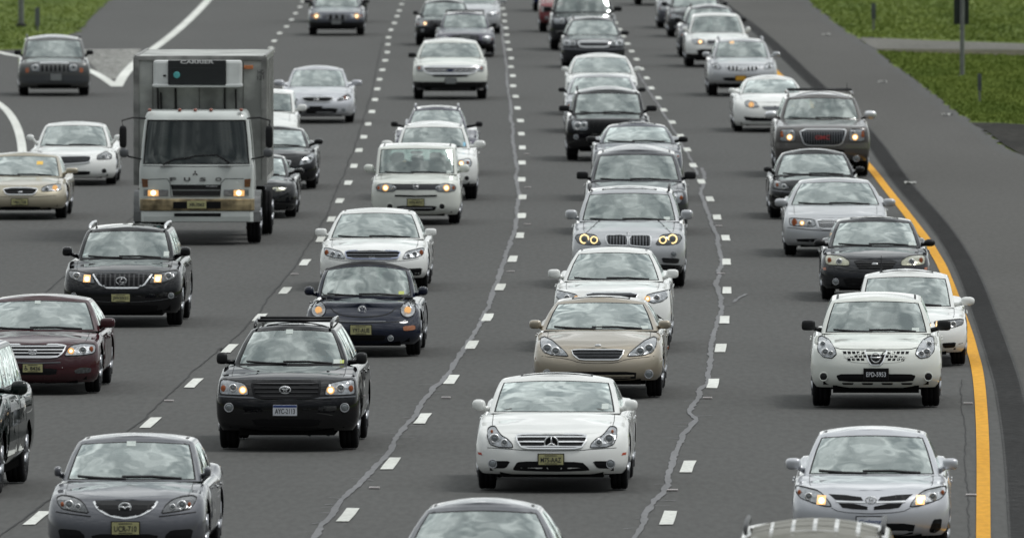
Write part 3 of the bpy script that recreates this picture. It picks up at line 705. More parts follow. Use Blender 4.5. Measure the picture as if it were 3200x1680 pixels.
def default_feats(kind, hw, zh, zf, o):
    lit = o.get('lit'); lk = 'lit' if lit else 'pj'; f = []
    if kind in ('sedan', 'coupe'):
        f.append(('hl', [(-hw*.93, zh-.02), (-hw*.80, zh-.005), (-hw*.48, zh-.07), (-hw*.45, zh-.15), (-hw*.70, zh-.16), (-hw*.90, zh-.13)], [(-hw*.60, zh-.10, .042, lk), (-hw*.78, zh-.08, .03, 'pj'), (-hw*.88, zh-.075, .022, 'am')]))
        f.append(('gr', [(-.30, zh-.04), (.30, zh-.04), (.26, zh-.15), (-.26, zh-.15)], 4, 'h', .016, DCH, CHR))
        f.append(('p', 'bumper_intake', [(-.42, zf+.16), (.42, zf+.16), (.36, zf+.05), (-.36, zf+.05)], False, GUN, 1))
        f.append(('fog', .62, zf+.12, .035)); pz = zf+.24
    else:
        f.append(('hl', [(-hw*.93, zh-.03), (-hw*.60, zh-.03), (-hw*.56, zh-.17), (-hw*.90, zh-.19)], [(-hw*.66, zh-.10, .05, lk), (-hw*.80, zh-.10, .035, 'pj'), (-hw*.89, zh-.11, .025, 'am')]))
        f.append(('gr', [(-.42, zh-.03), (.42, zh-.03), (.38, zh-.20), (-.38, zh-.20)], 4, 'h', .02, DCH, CHR if o.get('crg') else GUN))
        f.append(('p', 'bumper_intake', [(-.5, zf+.2), (.5, zf+.2), (.44, zf+.07), (-.44, zf+.07)], False, GUN, 1))
        f.append(('fog', .68, zf+.16, .04)); pz = zf+.30
    f.append(('ln', 'bumper_seam', [(-hw*.9, zh-.2), (0, zh-.24), (hw*.9, zh-.2)], False, .01, SEAL))
    ps = o.get('plate', 'g'); f.append(('pl', -.155, pz+.07, .155, pz-.07, None, ps))
    return f
# ------------------------------------------------------------------ setting: ground, road, paint
def zp(z, x, y): a, b, k = ZN[z]; return (a+k*x, b+k*y)
def ground_mat(name, c1, c2, fine, fa, rough=.9, stretch=(1,1,1), bump=0., c3=None):
    m = bpy.data.materials.new(name); m.use_nodes = True; t = m.node_tree; p = t.nodes['Principled BSDF']; n = t.nodes.new; l = t.links.new
    p.inputs['Roughness'].default_value = rough; p.inputs['Specular IOR Level'].default_value = .1
    tc = n('ShaderNodeTexCoord'); mp = n('ShaderNodeMapping'); mp.inputs['Scale'].default_value = stretch; l(tc.outputs['Object'], mp.inputs[0])
    a = n('ShaderNodeTexNoise'); a.inputs['Scale'].default_value = .35; a.inputs['Detail'].default_value = 8; a.inputs['Roughness'].default_value = .6; l(mp.outputs[0], a.inputs['Vector'])
    b = n('ShaderNodeTexNoise'); b.inputs['Scale'].default_value = fine; b.inputs['Detail'].default_value = 3; l(mp.outputs[0], b.inputs['Vector'])
    r = n('ShaderNodeValToRGB'); r.color_ramp.elements[0].position = .36; r.color_ramp.elements[1].position = .66; r.color_ramp.elements[0].color = (*c1, 1); r.color_ramp.elements[1].color = (*c2, 1)
    if c3: e = r.color_ramp.elements.new(.78); e.color = (*c3, 1)
    l(a.outputs['Fac'], r.inputs[0]); mr = n('ShaderNodeMapRange'); mr.inputs['From Min'].default_value = .3; mr.inputs['From Max'].default_value = .7; mr.inputs['To Min'].default_value = 1-fa; mr.inputs['To Max'].default_value = 1+fa; l(b.outputs['Fac'], mr.inputs[0])
    g2 = n('ShaderNodeTexNoise'); g2.inputs['Scale'].default_value = .11; g2.inputs['Detail'].default_value = 4; l(mp.outputs[0], g2.inputs['Vector'])
    m3 = n('ShaderNodeMapRange'); m3.inputs['From Min'].default_value = .3; m3.inputs['From Max'].default_value = .7; m3.inputs['To Min'].default_value = .94; m3.inputs['To Max'].default_value = 1.06; l(g2.outputs['Fac'], m3.inputs[0])
    mm_ = n('ShaderNodeMath'); mm_.operation = 'MULTIPLY'; l(mr.outputs[0], mm_.inputs[0]); l(m3.outputs[0], mm_.inputs[1])
    s = n('ShaderNodeVectorMath'); s.operation = 'SCALE'; l(r.outputs[0], s.inputs[0]); l(mm_.outputs[0], s.inputs['Scale']); l(s.outputs[0], p.inputs['Base Color'])
    if bump:
        bp = n('ShaderNodeBump'); bp.inputs['Strength'].default_value = bump; bp.inputs['Distance'].default_value = .02; l(b.outputs['Fac'], bp.inputs['Height']); l(bp.outputs[0], p.inputs['Normal'])
    return m
ASP = ground_mat('asphalt', (.087,.087,.084), (.094,.094,.091), 12.0, .11, .85, (1,.11,1))
ASL = ground_mat('asphalt_shoulder', (.084,.082,.077), (.093,.091,.086), 12.0, .11, .85, (1,.11,1))
ASD = ground_mat('asphalt_rumble', (.056,.056,.055), (.066,.066,.065), 9.0, .3, .9, (1,.5,1))
GRS = ground_mat('grass_ground', (.095,.135,.032), (.16,.20,.05), 3.0, .10, .95, (1,.14,1), 0, (.14,.15,.035))
DRT = ground_mat('dirt', (.012,.012,.011), (.045,.042,.036), 5.0, .4, .95, (1,.2,1))
PTH = ground_mat('gravel_path', (.12,.12,.105), (.17,.165,.15), 7.0, .2, .95, (1,.2,1))
PW_ = ground_mat('road_paint_white', (.56,.57,.53), (.70,.71,.67), 16.0, .12, .7, (1,.3,1))
PY_ = ground_mat('road_paint_yellow', (.60,.29,.018), (.68,.34,.03), 12.0, .10, .7, (1,.2,1))
TAR = ground_mat('crack_sealant', (.115,.115,.118), (.155,.155,.16), 9.0, .15, .5, (1,.4,1))
CRK = mat('crack_dark', (.022,.022,.022), .9)
def sheet(name, pts, z, m, kind='structure'):
    bm = bmesh.new(); f = bm.faces.new([bm.verts.new((p[0], p[1], z)) for p in pts]); bmesh.ops.recalc_face_normals(bm, faces=[f])
    if f.normal.z < 0: f.normal_flip()
    bmesh.ops.triangulate(bm, faces=[f]); o = mkbm(name, bm, m); tag(o, kind=kind); return o
def smooth_pts(P, n=2):
    P = chaikin([(p[0], p[1]) for p in P], n, False); return [Vector((a, b, 0)) for a, b in P]
def ribbon(bm, P, w, z, jit=0., step=None):
    if step:
        Q = []
        for i in range(len(P)-1):
            k = max(1, int((P[i+1]-P[i]).length/step)); Q += [P[i].lerp(P[i+1], t/k) for t in range(k)]
        P = Q+[P[-1]]
    prev = None; off = 0
    for i, p in enumerate(P):
        d = (P[min(i+1, len(P)-1)]-P[max(i-1, 0)]); d.normalize(); nn = Vector((d.y, -d.x, 0)); off = off*.75+random.uniform(-jit, jit)
        ww = w*(1+random.uniform(-.35, .35)*(jit > 0))
        a = bm.verts.new(p+nn*(ww/2+off)+Vector((0,0,z))); b = bm.verts.new(p-nn*(ww/2-off)+Vector((0,0,z)))
        if prev: bm.faces.new((prev[0], a, b, prev[1]))
        prev = (a, b)
gp = lambda z, L_: [G(*zp(z, x, y)) for x, y in L_]
sheet('ground', [(-3000,-500),(3000,-500),(3000,6000),(-3000,6000)], -.03, GRS)
# right-hand edge of the asphalt
redge = gp('D', [(-60,-420),(120,-240),(260,-110),(380,-40),(440,0),(470,40),(540,90),(640,170),(745,236),(850,300),(930,370),(1040,450),(1150,530),(1230,590),(1290,640),(1340,680),(1440,738),(1510,800),(1600,868),(1738,932),(1900,1000),(2300,1150),(3000,1400)])
redge = [redge[0]+(redge[0]-redge[1]).normalized()*900]+redge
rj = []
for i in range(len(redge)-1):
    a, b = redge[i], redge[i+1]; k = max(1, min(60, int((b-a).length/1.2)))
    for t in range(k): p = a.lerp(b, t/k); rj.append((p.x+random.uniform(-.13,.13), p.y))
last = redge[-1]
sheet('road', rj+[(last.x, last.y), (last.x+6, 60), (-60, 60), (-60, 1500)], 0.0, ASP)
# shoulder tone right of the rumble strip
yl = [(3073,1900),(3073,1680),(3073,1400),(3064,1229),(3053,1147),(3038,1095),(3025,1044),(2994,960),(2972,900),(2944,831),(2919,790),(2895,748),(2862,707),(2823,655),(2776,598),(2722,526),(2640,440),(2560,350),(2490,285),(2424,225),(2330,130),(2240,50),(2170,-20),(2080,-110),(1950,-230)]
YL = smooth_pts([G(x, y) for x, y in yl], 2)
rs_l = [(3160,1900),(3152,1680),(3136,1400),(3112,1240),(3100,1180),(3056,1040),(2994,862),(2950,775),(2900,702),(2861,655),(2800,588),(2740,500),(2700,440),(2610,340),(2507,248),(2430,171),(2357,104),(2260,30),(2150,-60)]
rs_w = .40
RS = smooth_pts([G(x, y) for x, y in rs_l], 2)
sh = [(p.x+.42, p.y) for p in RS]; bm_ = [p for p in rj if p[1] < 700]
sheet('road_shoulder', sh+[(q[0]+.0, q[1]) for q in []]+[(redge[2].x-.4, redge[2].y)]+[(p[0]-.35, p[1]) for p in rj if redge[2].y > p[1]]+[(last.x-.4, last.y), (sh[0][0]+.3, 60+sh[0][1]*0)], .004, ASL)
bm = bmesh.new(); ribbon(bm, [p+Vector((rs_w/2,0,0)) for p in RS], rs_w, .008, 0, 2.0); o = mkbm('rumble_strip', bm, ASD); tag(o, kind='structure')
bm = bmesh.new()
for i in range(len(RS)-1):     # milled grooves of the rumble strip
    a, b = RS[i], RS[i+1]; k = int((b-a).length/.30)
    for t in range(k):
        p = a.lerp(b, t/max(1, k)); q = (p.x+.03, p.y)
        bm.faces.new([bm.verts.new((q[0]+dx, q[1]+dy, .012)) for dx, dy in ((0,0),(.34,0),(.34,.12),(0,.12))])
o = mkbm('rumble_strip_grooves', bm, mat('groove', (.036,.036,.036), .95, spec=.1)); tag(o, kind='structure')
bm = bmesh.new(); ribbon(bm, YL, .165, .012, .0, 1.5); o = mkbm('yellow_edge_line', bm, PY_); tag(o, kind='structure')
# dashes
dA = [zp('I',247,1222),(300,1462),zp('I',1010,583),zp('I',1298,317),zp('I',1540,85),(812,993),(891,909),(953,821),(1002,749)]+[zp('B',x,y) for x,y in ((455,1325),(505,1214),(556,1106),(590,1004),(621,909),(650,829),(676,751),(700,676),(718,604),(732,540),(746,482),(763,425),(780,368),(791,318),(796,271),(800,229),(815,183),(835,142),(852,101),(865,67),(880,28),(893,-6))]
dB = [zp('J',1048,1200),zp('J',1335,857),zp('J',1548,555)]+[(x*1.2422,y*1.2422) for x,y in ((1136,955),(1187,868),(1227,799),(1259,723),(1290,652),(1308,593))]+[zp('B',x,y) for x,y in ((1604,1304),(1609,1192),(1604,1085),(1606,984),(1607,893),(1602,810),(1596,731),(1578,655),(1567,585),(1551,521),(1550,460),(1540,406),(1540,354),(1528,302),(1517,257),(1513,213),(1508,172),(1500,131),(1500,92),(1490,55),(1478,18),(1470,-16))]
dC = [(1682*1.2422,1303*1.2422),(1731*1.2422,1174*1.2422)]+[zp('G',x,y) for x,y in ((1407,1350),(1452,1136),(1477,966),(1490,788),(1488,616),(1482,472))]+[zp('C',x,y) for x,y in ((1238,1313),(1195,1203),(1143,1098),(1094,1000),(1057,905),(1018,823),(969,740),(915,666),(883,593),(842,534),(813,473),(780,418),(752,361),(722,312),(698,267),(672,222),(650,180),(625,140),(602,100),(580,64),(560,28),(542,-6))]
dZ = [zp('B',x,y) for x,y in ((283,12),(265,45),(238,83),(215,122),(185,163),(143,203),(110,250),(90,292),(62,335),(30,382),(-10,432),(-52,486))]+[zp('B',300,-20)]
for nm, dl in (('A',dA),('B',dB),('C',dC),('Z',dZ)):
    bm = bmesh.new(); ps = [G(x, y) for x, y in dl]
    for p in ps:
        sl = tab(p.y, SLOPE) if nm != 'C' else tab(p.y, SLOPE)-.0
        d = Vector((sl, 1, 0)); w = .15; c = []
        for t, sd_ in ((-1.5,-1),(-1.5,1),(0,1),(1.5,1),(1.5,-1),(0,-1)): q = p+d*t; c.append(bm.verts.new((q.x+sd_*w/2+random.uniform(-.008,.008), q.y+random.uniform(-.05,.05), .012)))
        bm.faces.new(c)
    o = mkbm('lane_line', bm, PW_); tag(o, kind='structure')
# gore and ramp lines
bm = bmesh.new()
ribbon(bm, smooth_pts(gp('A', [(1330,-90),(1260,0),(1150,115),(1040,212),(940,287),(860,345),(790,405),(740,465),(708,525)])), .28, .012, 0, 2)
ribbon(bm, smooth_pts(gp('A', [(-300,270),(-100,300),(0,318),(75,338),(250,360),(400,385),(530,420),(620,468),(700,525)])), .26, .013, 0, 2)
o = mkbm('gore_line', bm, PW_); tag(o, kind='structure')
bm = bmesh.new()
for i in range(12):
    y = 302+i*15; xl, xr = 480+i*13, 850-i*10
    p = [G(*zp('A', a, b)) for a, b in ((xl,y),(xr,y-3),(xr,y+7.0),(xl,y+9.0))]; bm.faces.new([bm.verts.new((q.x, q.y, .011)) for q in p])
o = mkbm('gore_hatching', bm, ground_mat('worn_paint', (.30,.30,.28), (.38,.38,.355), 6, .4, .8, (1,.1,1))); tag(o, kind='structure')
bm = bmesh.new(); ribbon(bm, smooth_pts(gp('A', [(-160,560),(-70,590),(0,630),(58,685),(104,765),(128,850),(136,930),(134,1000)])), .20, .012, 0, 2); o = mkbm('edge_line', bm, PW_); tag(o, kind='structure')
# sealed cracks
bm = bmesh.new()
B1 = gp('J', [(760,1440),(820,1352),(870,1270),(930,1220),(960,1160),(1010,1100),(1100,1020),(1160,960),(1230,880),(1290,820),(1340,750),(1352,710),(1400,640),(1440,590),(1500,540),(1540,460),(1580,400),(1620,350),(1690,300)])+gp('G', [(-10,1010),(40,900),(70,840),(100,740),(130,650),(160,560),(190,480),(212,400),(226,340),(225,280),(237,220),(225,170),(213,120),(225,60),(215,0)])+gp('B', [(1560,930),(1550,850),(1550,780),(1540,720),(1537,660),(1530,600)])
ribbon(bm, B1, .078, .010, .012, .42)
ribbon(bm, gp('B', [(1530,600),(1520,520),(1515,430),(1505,330),(1490,230),(1480,150)]), .06, .010, .01, 1.2)
C1 = gp('K', [(1290,1440),(1365,1340),(1420,1250),(1450,1160),(1500,1090),(1560,1030),(1600,960),(1606,880),(1630,820),(1650,740),(1690,680),(1720,600),(1760,540),(1805,490),(1760,440),(1790,380),(1840,330),(1832,280)])+gp('G', [(1375,1350),(1385,1260),(1395,1150),(1410,1050),(1440,970),(1458,900),(1450,830),(1422,760),(1440,700),(1460,620),(1440,540),(1430,500),(1430,450),(1400,400),(1382,330),(1355,270),(1330,200),(1345,150),(1355,90),(1335,50)])
ribbon(bm, C1, .078, .010, .012, .42)
ribbon(bm, gp('C', [(1120,1060),(1060,930),(1000,830),(950,745),(900,660),(850,590),(800,510),(760,440)]), .05, .010, .01, 1.0)
ribbon(bm, gp('H', [(-20,860),(20,830),(60,810)]), .05, .010, .01, .3)
for L_ in (B1, C1):
    for i in range(len(L_)-1):
        for _ in range(2):
            if random.random() < .55:
                p = L_[i].lerp(L_[i+1], random.random()); q = p+Vector((random.choice((-1,1))*random.uniform(.08,.26), random.uniform(-.25,.25), 0)); ribbon(bm, [p, p.lerp(q, .5)+Vector((0,.05,0)), q], random.uniform(.02,.05), .011, .004)
o = mkbm('crack_sealant_strip', bm, TAR); tag(o, kind='structure')
bm = bmesh.new()
ribbon(bm, gp('I', [(-100,1420),(0,1340),(150,1230),(370,1070),(620,850),(870,625),(960,560),(1130,400),(1300,235),(1480,80)])+gp('F', [(200,1120),(440,890),(560,720),(700,560),(850,330),(960,150)])+gp('B', [(470,1180),(530,1050),(590,900),(630,780),(660,680),(700,560),(720,450),(745,330),(765,240)]), .022, .009, .012, .4)
ribbon(bm, gp('E', [(200,810),(330,700),(470,580),(900,210),(970,145)]), .02, .009, .01, .5)
ribbon(bm, gp('L', [(1640,200),(1645,400),(1670,650),(1670,960),(1700,1100),(1700,1352)]), .010, .009, .012, .3)
o = mkbm('pavement_seam', bm, CRK); tag(o, kind='structure')
# verge
LG = gp('A', [(-900,330),(0,306),(130,300),(250,268),(360,232),(470,190),(540,120),(590,60),(660,0),(760,-90),(900,-220),(980,-330)])
lj = []
for i in range(len(LG)-1):
    k = max(1, min(50, int((LG[i+1]-LG[i]).length/1.0)))
    for t in range(k): p = LG[i].lerp(LG[i+1], t/k); lj.append((p.x+random.uniform(-.15,.15), p.y+random.uniform(-.3,.3)))
sheet('grass_verge', lj+[(LG[-1].x, LG[-1].y), (-16, 1500), (-80, 1500), (-80, LG[0].y)], .02, GRS)
PP = gp('D', [(745,232),(770,226),(1200,245),(1738,264),(3000,310)])+gp('D', [(3000,340),(1738,302),(1200,298),(900,296),(850,296),(800,270)])
sheet('side_path', [(p.x, p.y) for p in PP], .002, PTH)
PD = gp('D', [(850,297),(1200,299),(1738,303),(3000,341)])+gp('D', [(3000,375),(1738,338),(1300,325),(900,310)])
sheet('dirt_strip', [(p.x, p.y) for p in PD], .003, ground_mat('dry_dirt', (.06,.058,.035), (.10,.09,.055), 5.0, .4, .95, (1,.2,1)))
PX_ = gp('D', [(1440,740),(1600,744),(1738,752),(2400,780)])+gp('D', [(2400,1180),(1900,1000),(1738,935),(1600,870),(1510,802)])
sheet('bare_earth', [(p.x+random.uniform(-.1,.1), p.y) for p in PX_], .007, DRT)
# grass blades
def inpoly(x, y, P):
    c = False
    for i in range(len(P)):
        (x1, y1), (x2, y2) = P[i], P[i-1]
        if (y1 > y) != (y2 > y) and x < (x2-x1)*(y-y1)/(y2-y1)+x1: c = not c
    return c
GA = [(850,312),(1300,328),(1800,342),(1800,752),(1600,742),(1440,735),(1340,680),(1290,640),(1230,590),(1150,530),(1040,450),(930,370)]
GB = [(450,-60),(440,0),(470,40),(540,90),(640,170),(745,228),(1200,240),(1800,262),(1800,-60)]
GC = [(-40,300),(130,298),(250,266),(360,230),(470,188),(540,118),(590,58),(660,-2),(700,-60),(-40,-60)]
fs = []; vs = []
for zone, P, n in (('D', GA, 16000), ('D', GB, 12000), ('A', GC, 9000)):
    x0, x1 = min(p[0] for p in P), max(p[0] for p in P); y0, y1 = min(p[1] for p in P), max(p[1] for p in P); c = 0
    while c < n:
        x, y = random.uniform(x0, x1), random.uniform(y0, y1)
        if not inpoly(x, y, P): continue
        c += 1; g = G(*zp(zone, x, y)); h = random.uniform(.02, .08); w = random.uniform(.02, .05); lx = random.uniform(-.06, .06)
        i = len(vs); vs += [(g.x-w, g.y, 0), (g.x+w, g.y+random.uniform(-.02,.02), 0), (g.x+lx, g.y+random.uniform(-.05,.05), h)]; fs.append((i, i+1, i+2))
GB1 = ground_mat('grass_blades', (.115,.16,.036), (.17,.215,.05), 4.0, .1, .8, (1,.2,1), 0, (.14,.15,.05))
o = mk('grass', vs, fs, GB1, smooth=False, recalc=False); tag(o, 'green grass growing on the verges beside the road', 'grass', kind='stuff')
# road reflectors and litter
RFM = mat('reflector', (.5,.46,.45), .4)
RL = [((528,1254.6),'small flat reflector between the dashes left of the black off-road car with the roof rack'),((1393.7,1244.7),'small flat reflector by the wavy sealed crack left of the white luxury sedan'),((1170,1526.7),'small flat reflector by the wavy sealed crack nearest the bottom of the picture'),((2101.8,1534),'small flat reflector right of the white luxury sedan, low in the picture'),
 ((3024.8,1263),'small flat reflector inside the yellow line, level with the tyres of the white crossover'),((3034.7,1549),'small flat reflector inside the yellow line nearest the bottom edge'),((2211,1246),'small flat reflector by the right-hand sealed crack, level with the tan sedan tyre'),(zp('G',185,677),'small flat reflector left of the white sedan in the middle lane'),(zp('G',285,393),'small flat reflector beside the dashes left of the silver crossover'),
 (zp('F',722,584),'small flat reflector beside the dashes left of the dark blue convertible'),(zp('B',1635,935),'tiny reflector beside the middle dashes level with the boxy hatchback windscreen'),(zp('B',1640,1135),'tiny reflector beside the middle dashes level with the boxy hatchback lamps'),(zp('G',1440,403),'small flat reflector right of the silver crossover'),(zp('G',1455,690),'small flat reflector right of the white middle-lane sedan')]
for (x, y), lb in RL:
    bm = bmesh.new(); box(bm, (0,0,.012), (.13,.10,.018), 0, .005); box(bm, (0,-.048,.014), (.09,.01,.012), 0); o = mkbm('road_reflector', bm, RFM); g = G(x, y); o.location = (g.x, g.y, .006)
    tag(o, lb, 'reflector', 'reflectors set in the lane lines')
LM = mat('paper', (.36,.36,.34), .9)
for x, y, lb in ((885,500,'white paper scrap on the shoulder level with the sign pole'),(1275,700,'white paper scrap on the asphalt near the lower grass corner'),(1050,1110,'tiny pale scrap lying at the edge of the dark rumble strip'),(545,215,'small pale scrap farthest up the shoulder')):
    bm = bmesh.new(); vs_ = []
    for k in range(7):
        for q in range(4): vs_.append(bm.verts.new((-.13+k*.042+random.uniform(-.02,.02), -.25+q*.16, random.uniform(.0,.05))))
    for k in range(6):
        for q in range(3): bm.faces.new((vs_[k*4+q], vs_[k*4+4+q], vs_[k*4+5+q], vs_[k*4+1+q]))
    o = mkbm('litter', bm, LM); g = G(*zp('D', x, y)); o.location = (g.x, g.y, .015); tag(o, lb, 'litter', 'litter on the shoulder')
# sign and posts
GALV = mat('galvanised_steel', (.17,.18,.18), .55, .4, var=.15, vs=5); SGN = mat('sign_back', (.02,.028,.026), .6, .2, var=.2)
g = G(*zp('D', 1365, 460)); r = empty('road_sign', g); tag(r, 'grey pole carrying a dark panel, standing in the right-hand grass', 'sign')
bm = bmesh.new(); tube(bm, [(0,0,-.2),(0,0,3.2)], .062, 12); tube(bm, [(0,0,-.02),(0,0,.05)], .10, 12); mkbm('pole', bm, GALV, r)
bm = bmesh.new(); box(bm, (-.02,.10,2.2), (.42,.03,1.55), 0, .01); box(bm, (-.02,.07,1.62), (.30,.03,.04)); box(bm, (-.02,.07,2.55), (.30,.03,.04)); box(bm, (.20,.06,2.12), (.10,.02,.05)); mkbm('panel', bm, SGN, r)
def post(z, x, y, h, w, lb, col, top=None):
    g = G(*zp(z, x, y)); r = empty('marker_post', g); tag(r, lb, 'post', 'marker posts in the grass')
    bm = bmesh.new(); box(bm, (0,0,h/2-.1), (w*.55,.05,h+.2), 0, .01); mkbm('post', bm, GALV, r)
    bm = bmesh.new(); hh = top or h*.6; box(bm, (0,-.04,h-hh/2+.02), (w,.02,hh), 0, .006); mkbm('marker_plate', bm, col, r)
GP = mat('post_plate', (.06,.07,.08), .6, var=.2)
post('D', 830, 185, .86, .14, 'short dark marker post in the upper grass on the right', GP)
post('D', 1470, 620, .72, .10, 'thin dark marker post in the lower grass right of the sign pole', GP)
post('A', 226, 190, .75, .15, 'short blue-grey post in the left-hand grass', mat('post_blue', (.09,.10,.12), .6), .6)
g = G(*zp('A', 128, 165)); r = empty('lamp_post', g); tag(r, 'tall grey pole in the left-hand grass, cut off by the top of the picture', 'pole')
bm = bmesh.new(); tube(bm, [(0,0,-.2),(0,0,7.5)], [.095,.06], 14); mkbm('pole', bm, GALV, r); bm = bmesh.new(); tube(bm, [(0,0,-.05),(0,0,.12)], .16, 12); mkbm('base', bm, mat('pole_base', (.03,.03,.03), .8), r)
# ------------------------------------------------------------------ people
SKN = mat('skin', (.36,.22,.15), .6)
def person(label, loc, rz, shirt, cap=None):
    J = [((0,0,0),.15),((0,.06,.22),.14),((0,.09,.44),.16),((0,.07,.56),.07),((0,.05,.64),.062),((0,.03,.74),.098),((0,.03,.82),.092)]
    E = [(0,1),(1,2),(2,3),(3,4),(4,5),(5,6)]
    def ch(pts, frm):
        p = frm
        for c, r in pts: J.append((c, r)); E.append((p, len(J)-1)); p = len(J)-1
    for s in (1, -1):
        ch([((s*.17,.08,.46),.065),((s*.21,-.02,.30),.048),((s*.22,-.08,.22),.044),((s*.18,-.26,.27),.034),((s*.15,-.33,.29),.026),((s*.14,-.40,.31),.024)], 2)
        ch([((s*.10,-.06,-.02),.095),((s*.12,-.45,.02),.07),((s*.12,-.52,-.06),.06),((s*.12,-.62,-.38),.045),((s*.12,-.74,-.42),.035)], 0)
    me = bpy.data.meshes.new('b'); me.from_pydata([j[0] for j in J], E, []); o = bpy.data.objects.new('b', me); COL.objects.link(o)
    sk = o.modifiers.new('s', 'SKIN'); ss = o.modifiers.new('u', 'SUBSURF'); ss.levels = 2; ss.render_levels = 2
    for v, j in zip(me.skin_vertices[0].data, J): v.radius = (j[1], j[1])
    me.skin_vertices[0].data[0].use_root = True
    dg = bpy.context.evaluated_depsgraph_get(); m2 = bpy.data.meshes.new_from_object(o.evaluated_get(dg)); bpy.data.objects.remove(o)
    m2.materials.clear(); m2.materials.append(SKN); m2.materials.append(shirt)
    for f in m2.polygons:
        c = f.center; f.use_smooth = True
        f.material_index = 1 if c.z < .54 and not (c.y < -.12 and c.z > .15) else 0
    bm = bmesh.new(); bm.from_mesh(m2)
    tube(bm, [(0,-.07,.755),(0,-.095,.72),(0,-.07,.705)], [.008,.016,.010], 8)
    for s in (1, -1):
        blob(bm, (s*.095,.04,.745), (.012,.022,.032), .8); blob(bm, (s*.035,-.062,.765), (.014,.008,.008), .9)
        for k in range(5): tube(bm, [(s*(.155-.012*k), -.385, .325-.006*k), (s*(.15-.014*k), -.44, .33-.008*k), (s*(.15-.014*k), -.43, .29)], [.010,.009,.008], 6)
    bm.to_mesh(m2); bm.free(); r = bpy.data.objects.new('person', m2); COL.objects.link(r); r.location = loc; r.rotation_euler = (0,0,rz); tag(r, label, 'person')
    bm = bmesh.new()
    if cap:
        blob(bm, (0,.035,.83), (.108,.12,.075), .9); box(bm, (0,-.12,.80), (.15,.12,.012), 0, .004, None); mkbm('cap', bm, cap, r, True)
    else: blob(bm, (0,.05,.815), (.104,.112,.085), .9); mkbm('hair', bm, mat('hair', (.02,.015,.01), .8), r, True)
    return r
def driver_in(car, yo, wt, zc, label, shirt, cap=None):
    M = Matrix.Translation(car.location) @ Matrix.Rotation(car.rotation_euler.z, 4, 'Z')
    p = M @ Vector((.36, wt+.14+yo, zc-.50)); return person(label, p, car.rotation_euler.z, shirt, cap)
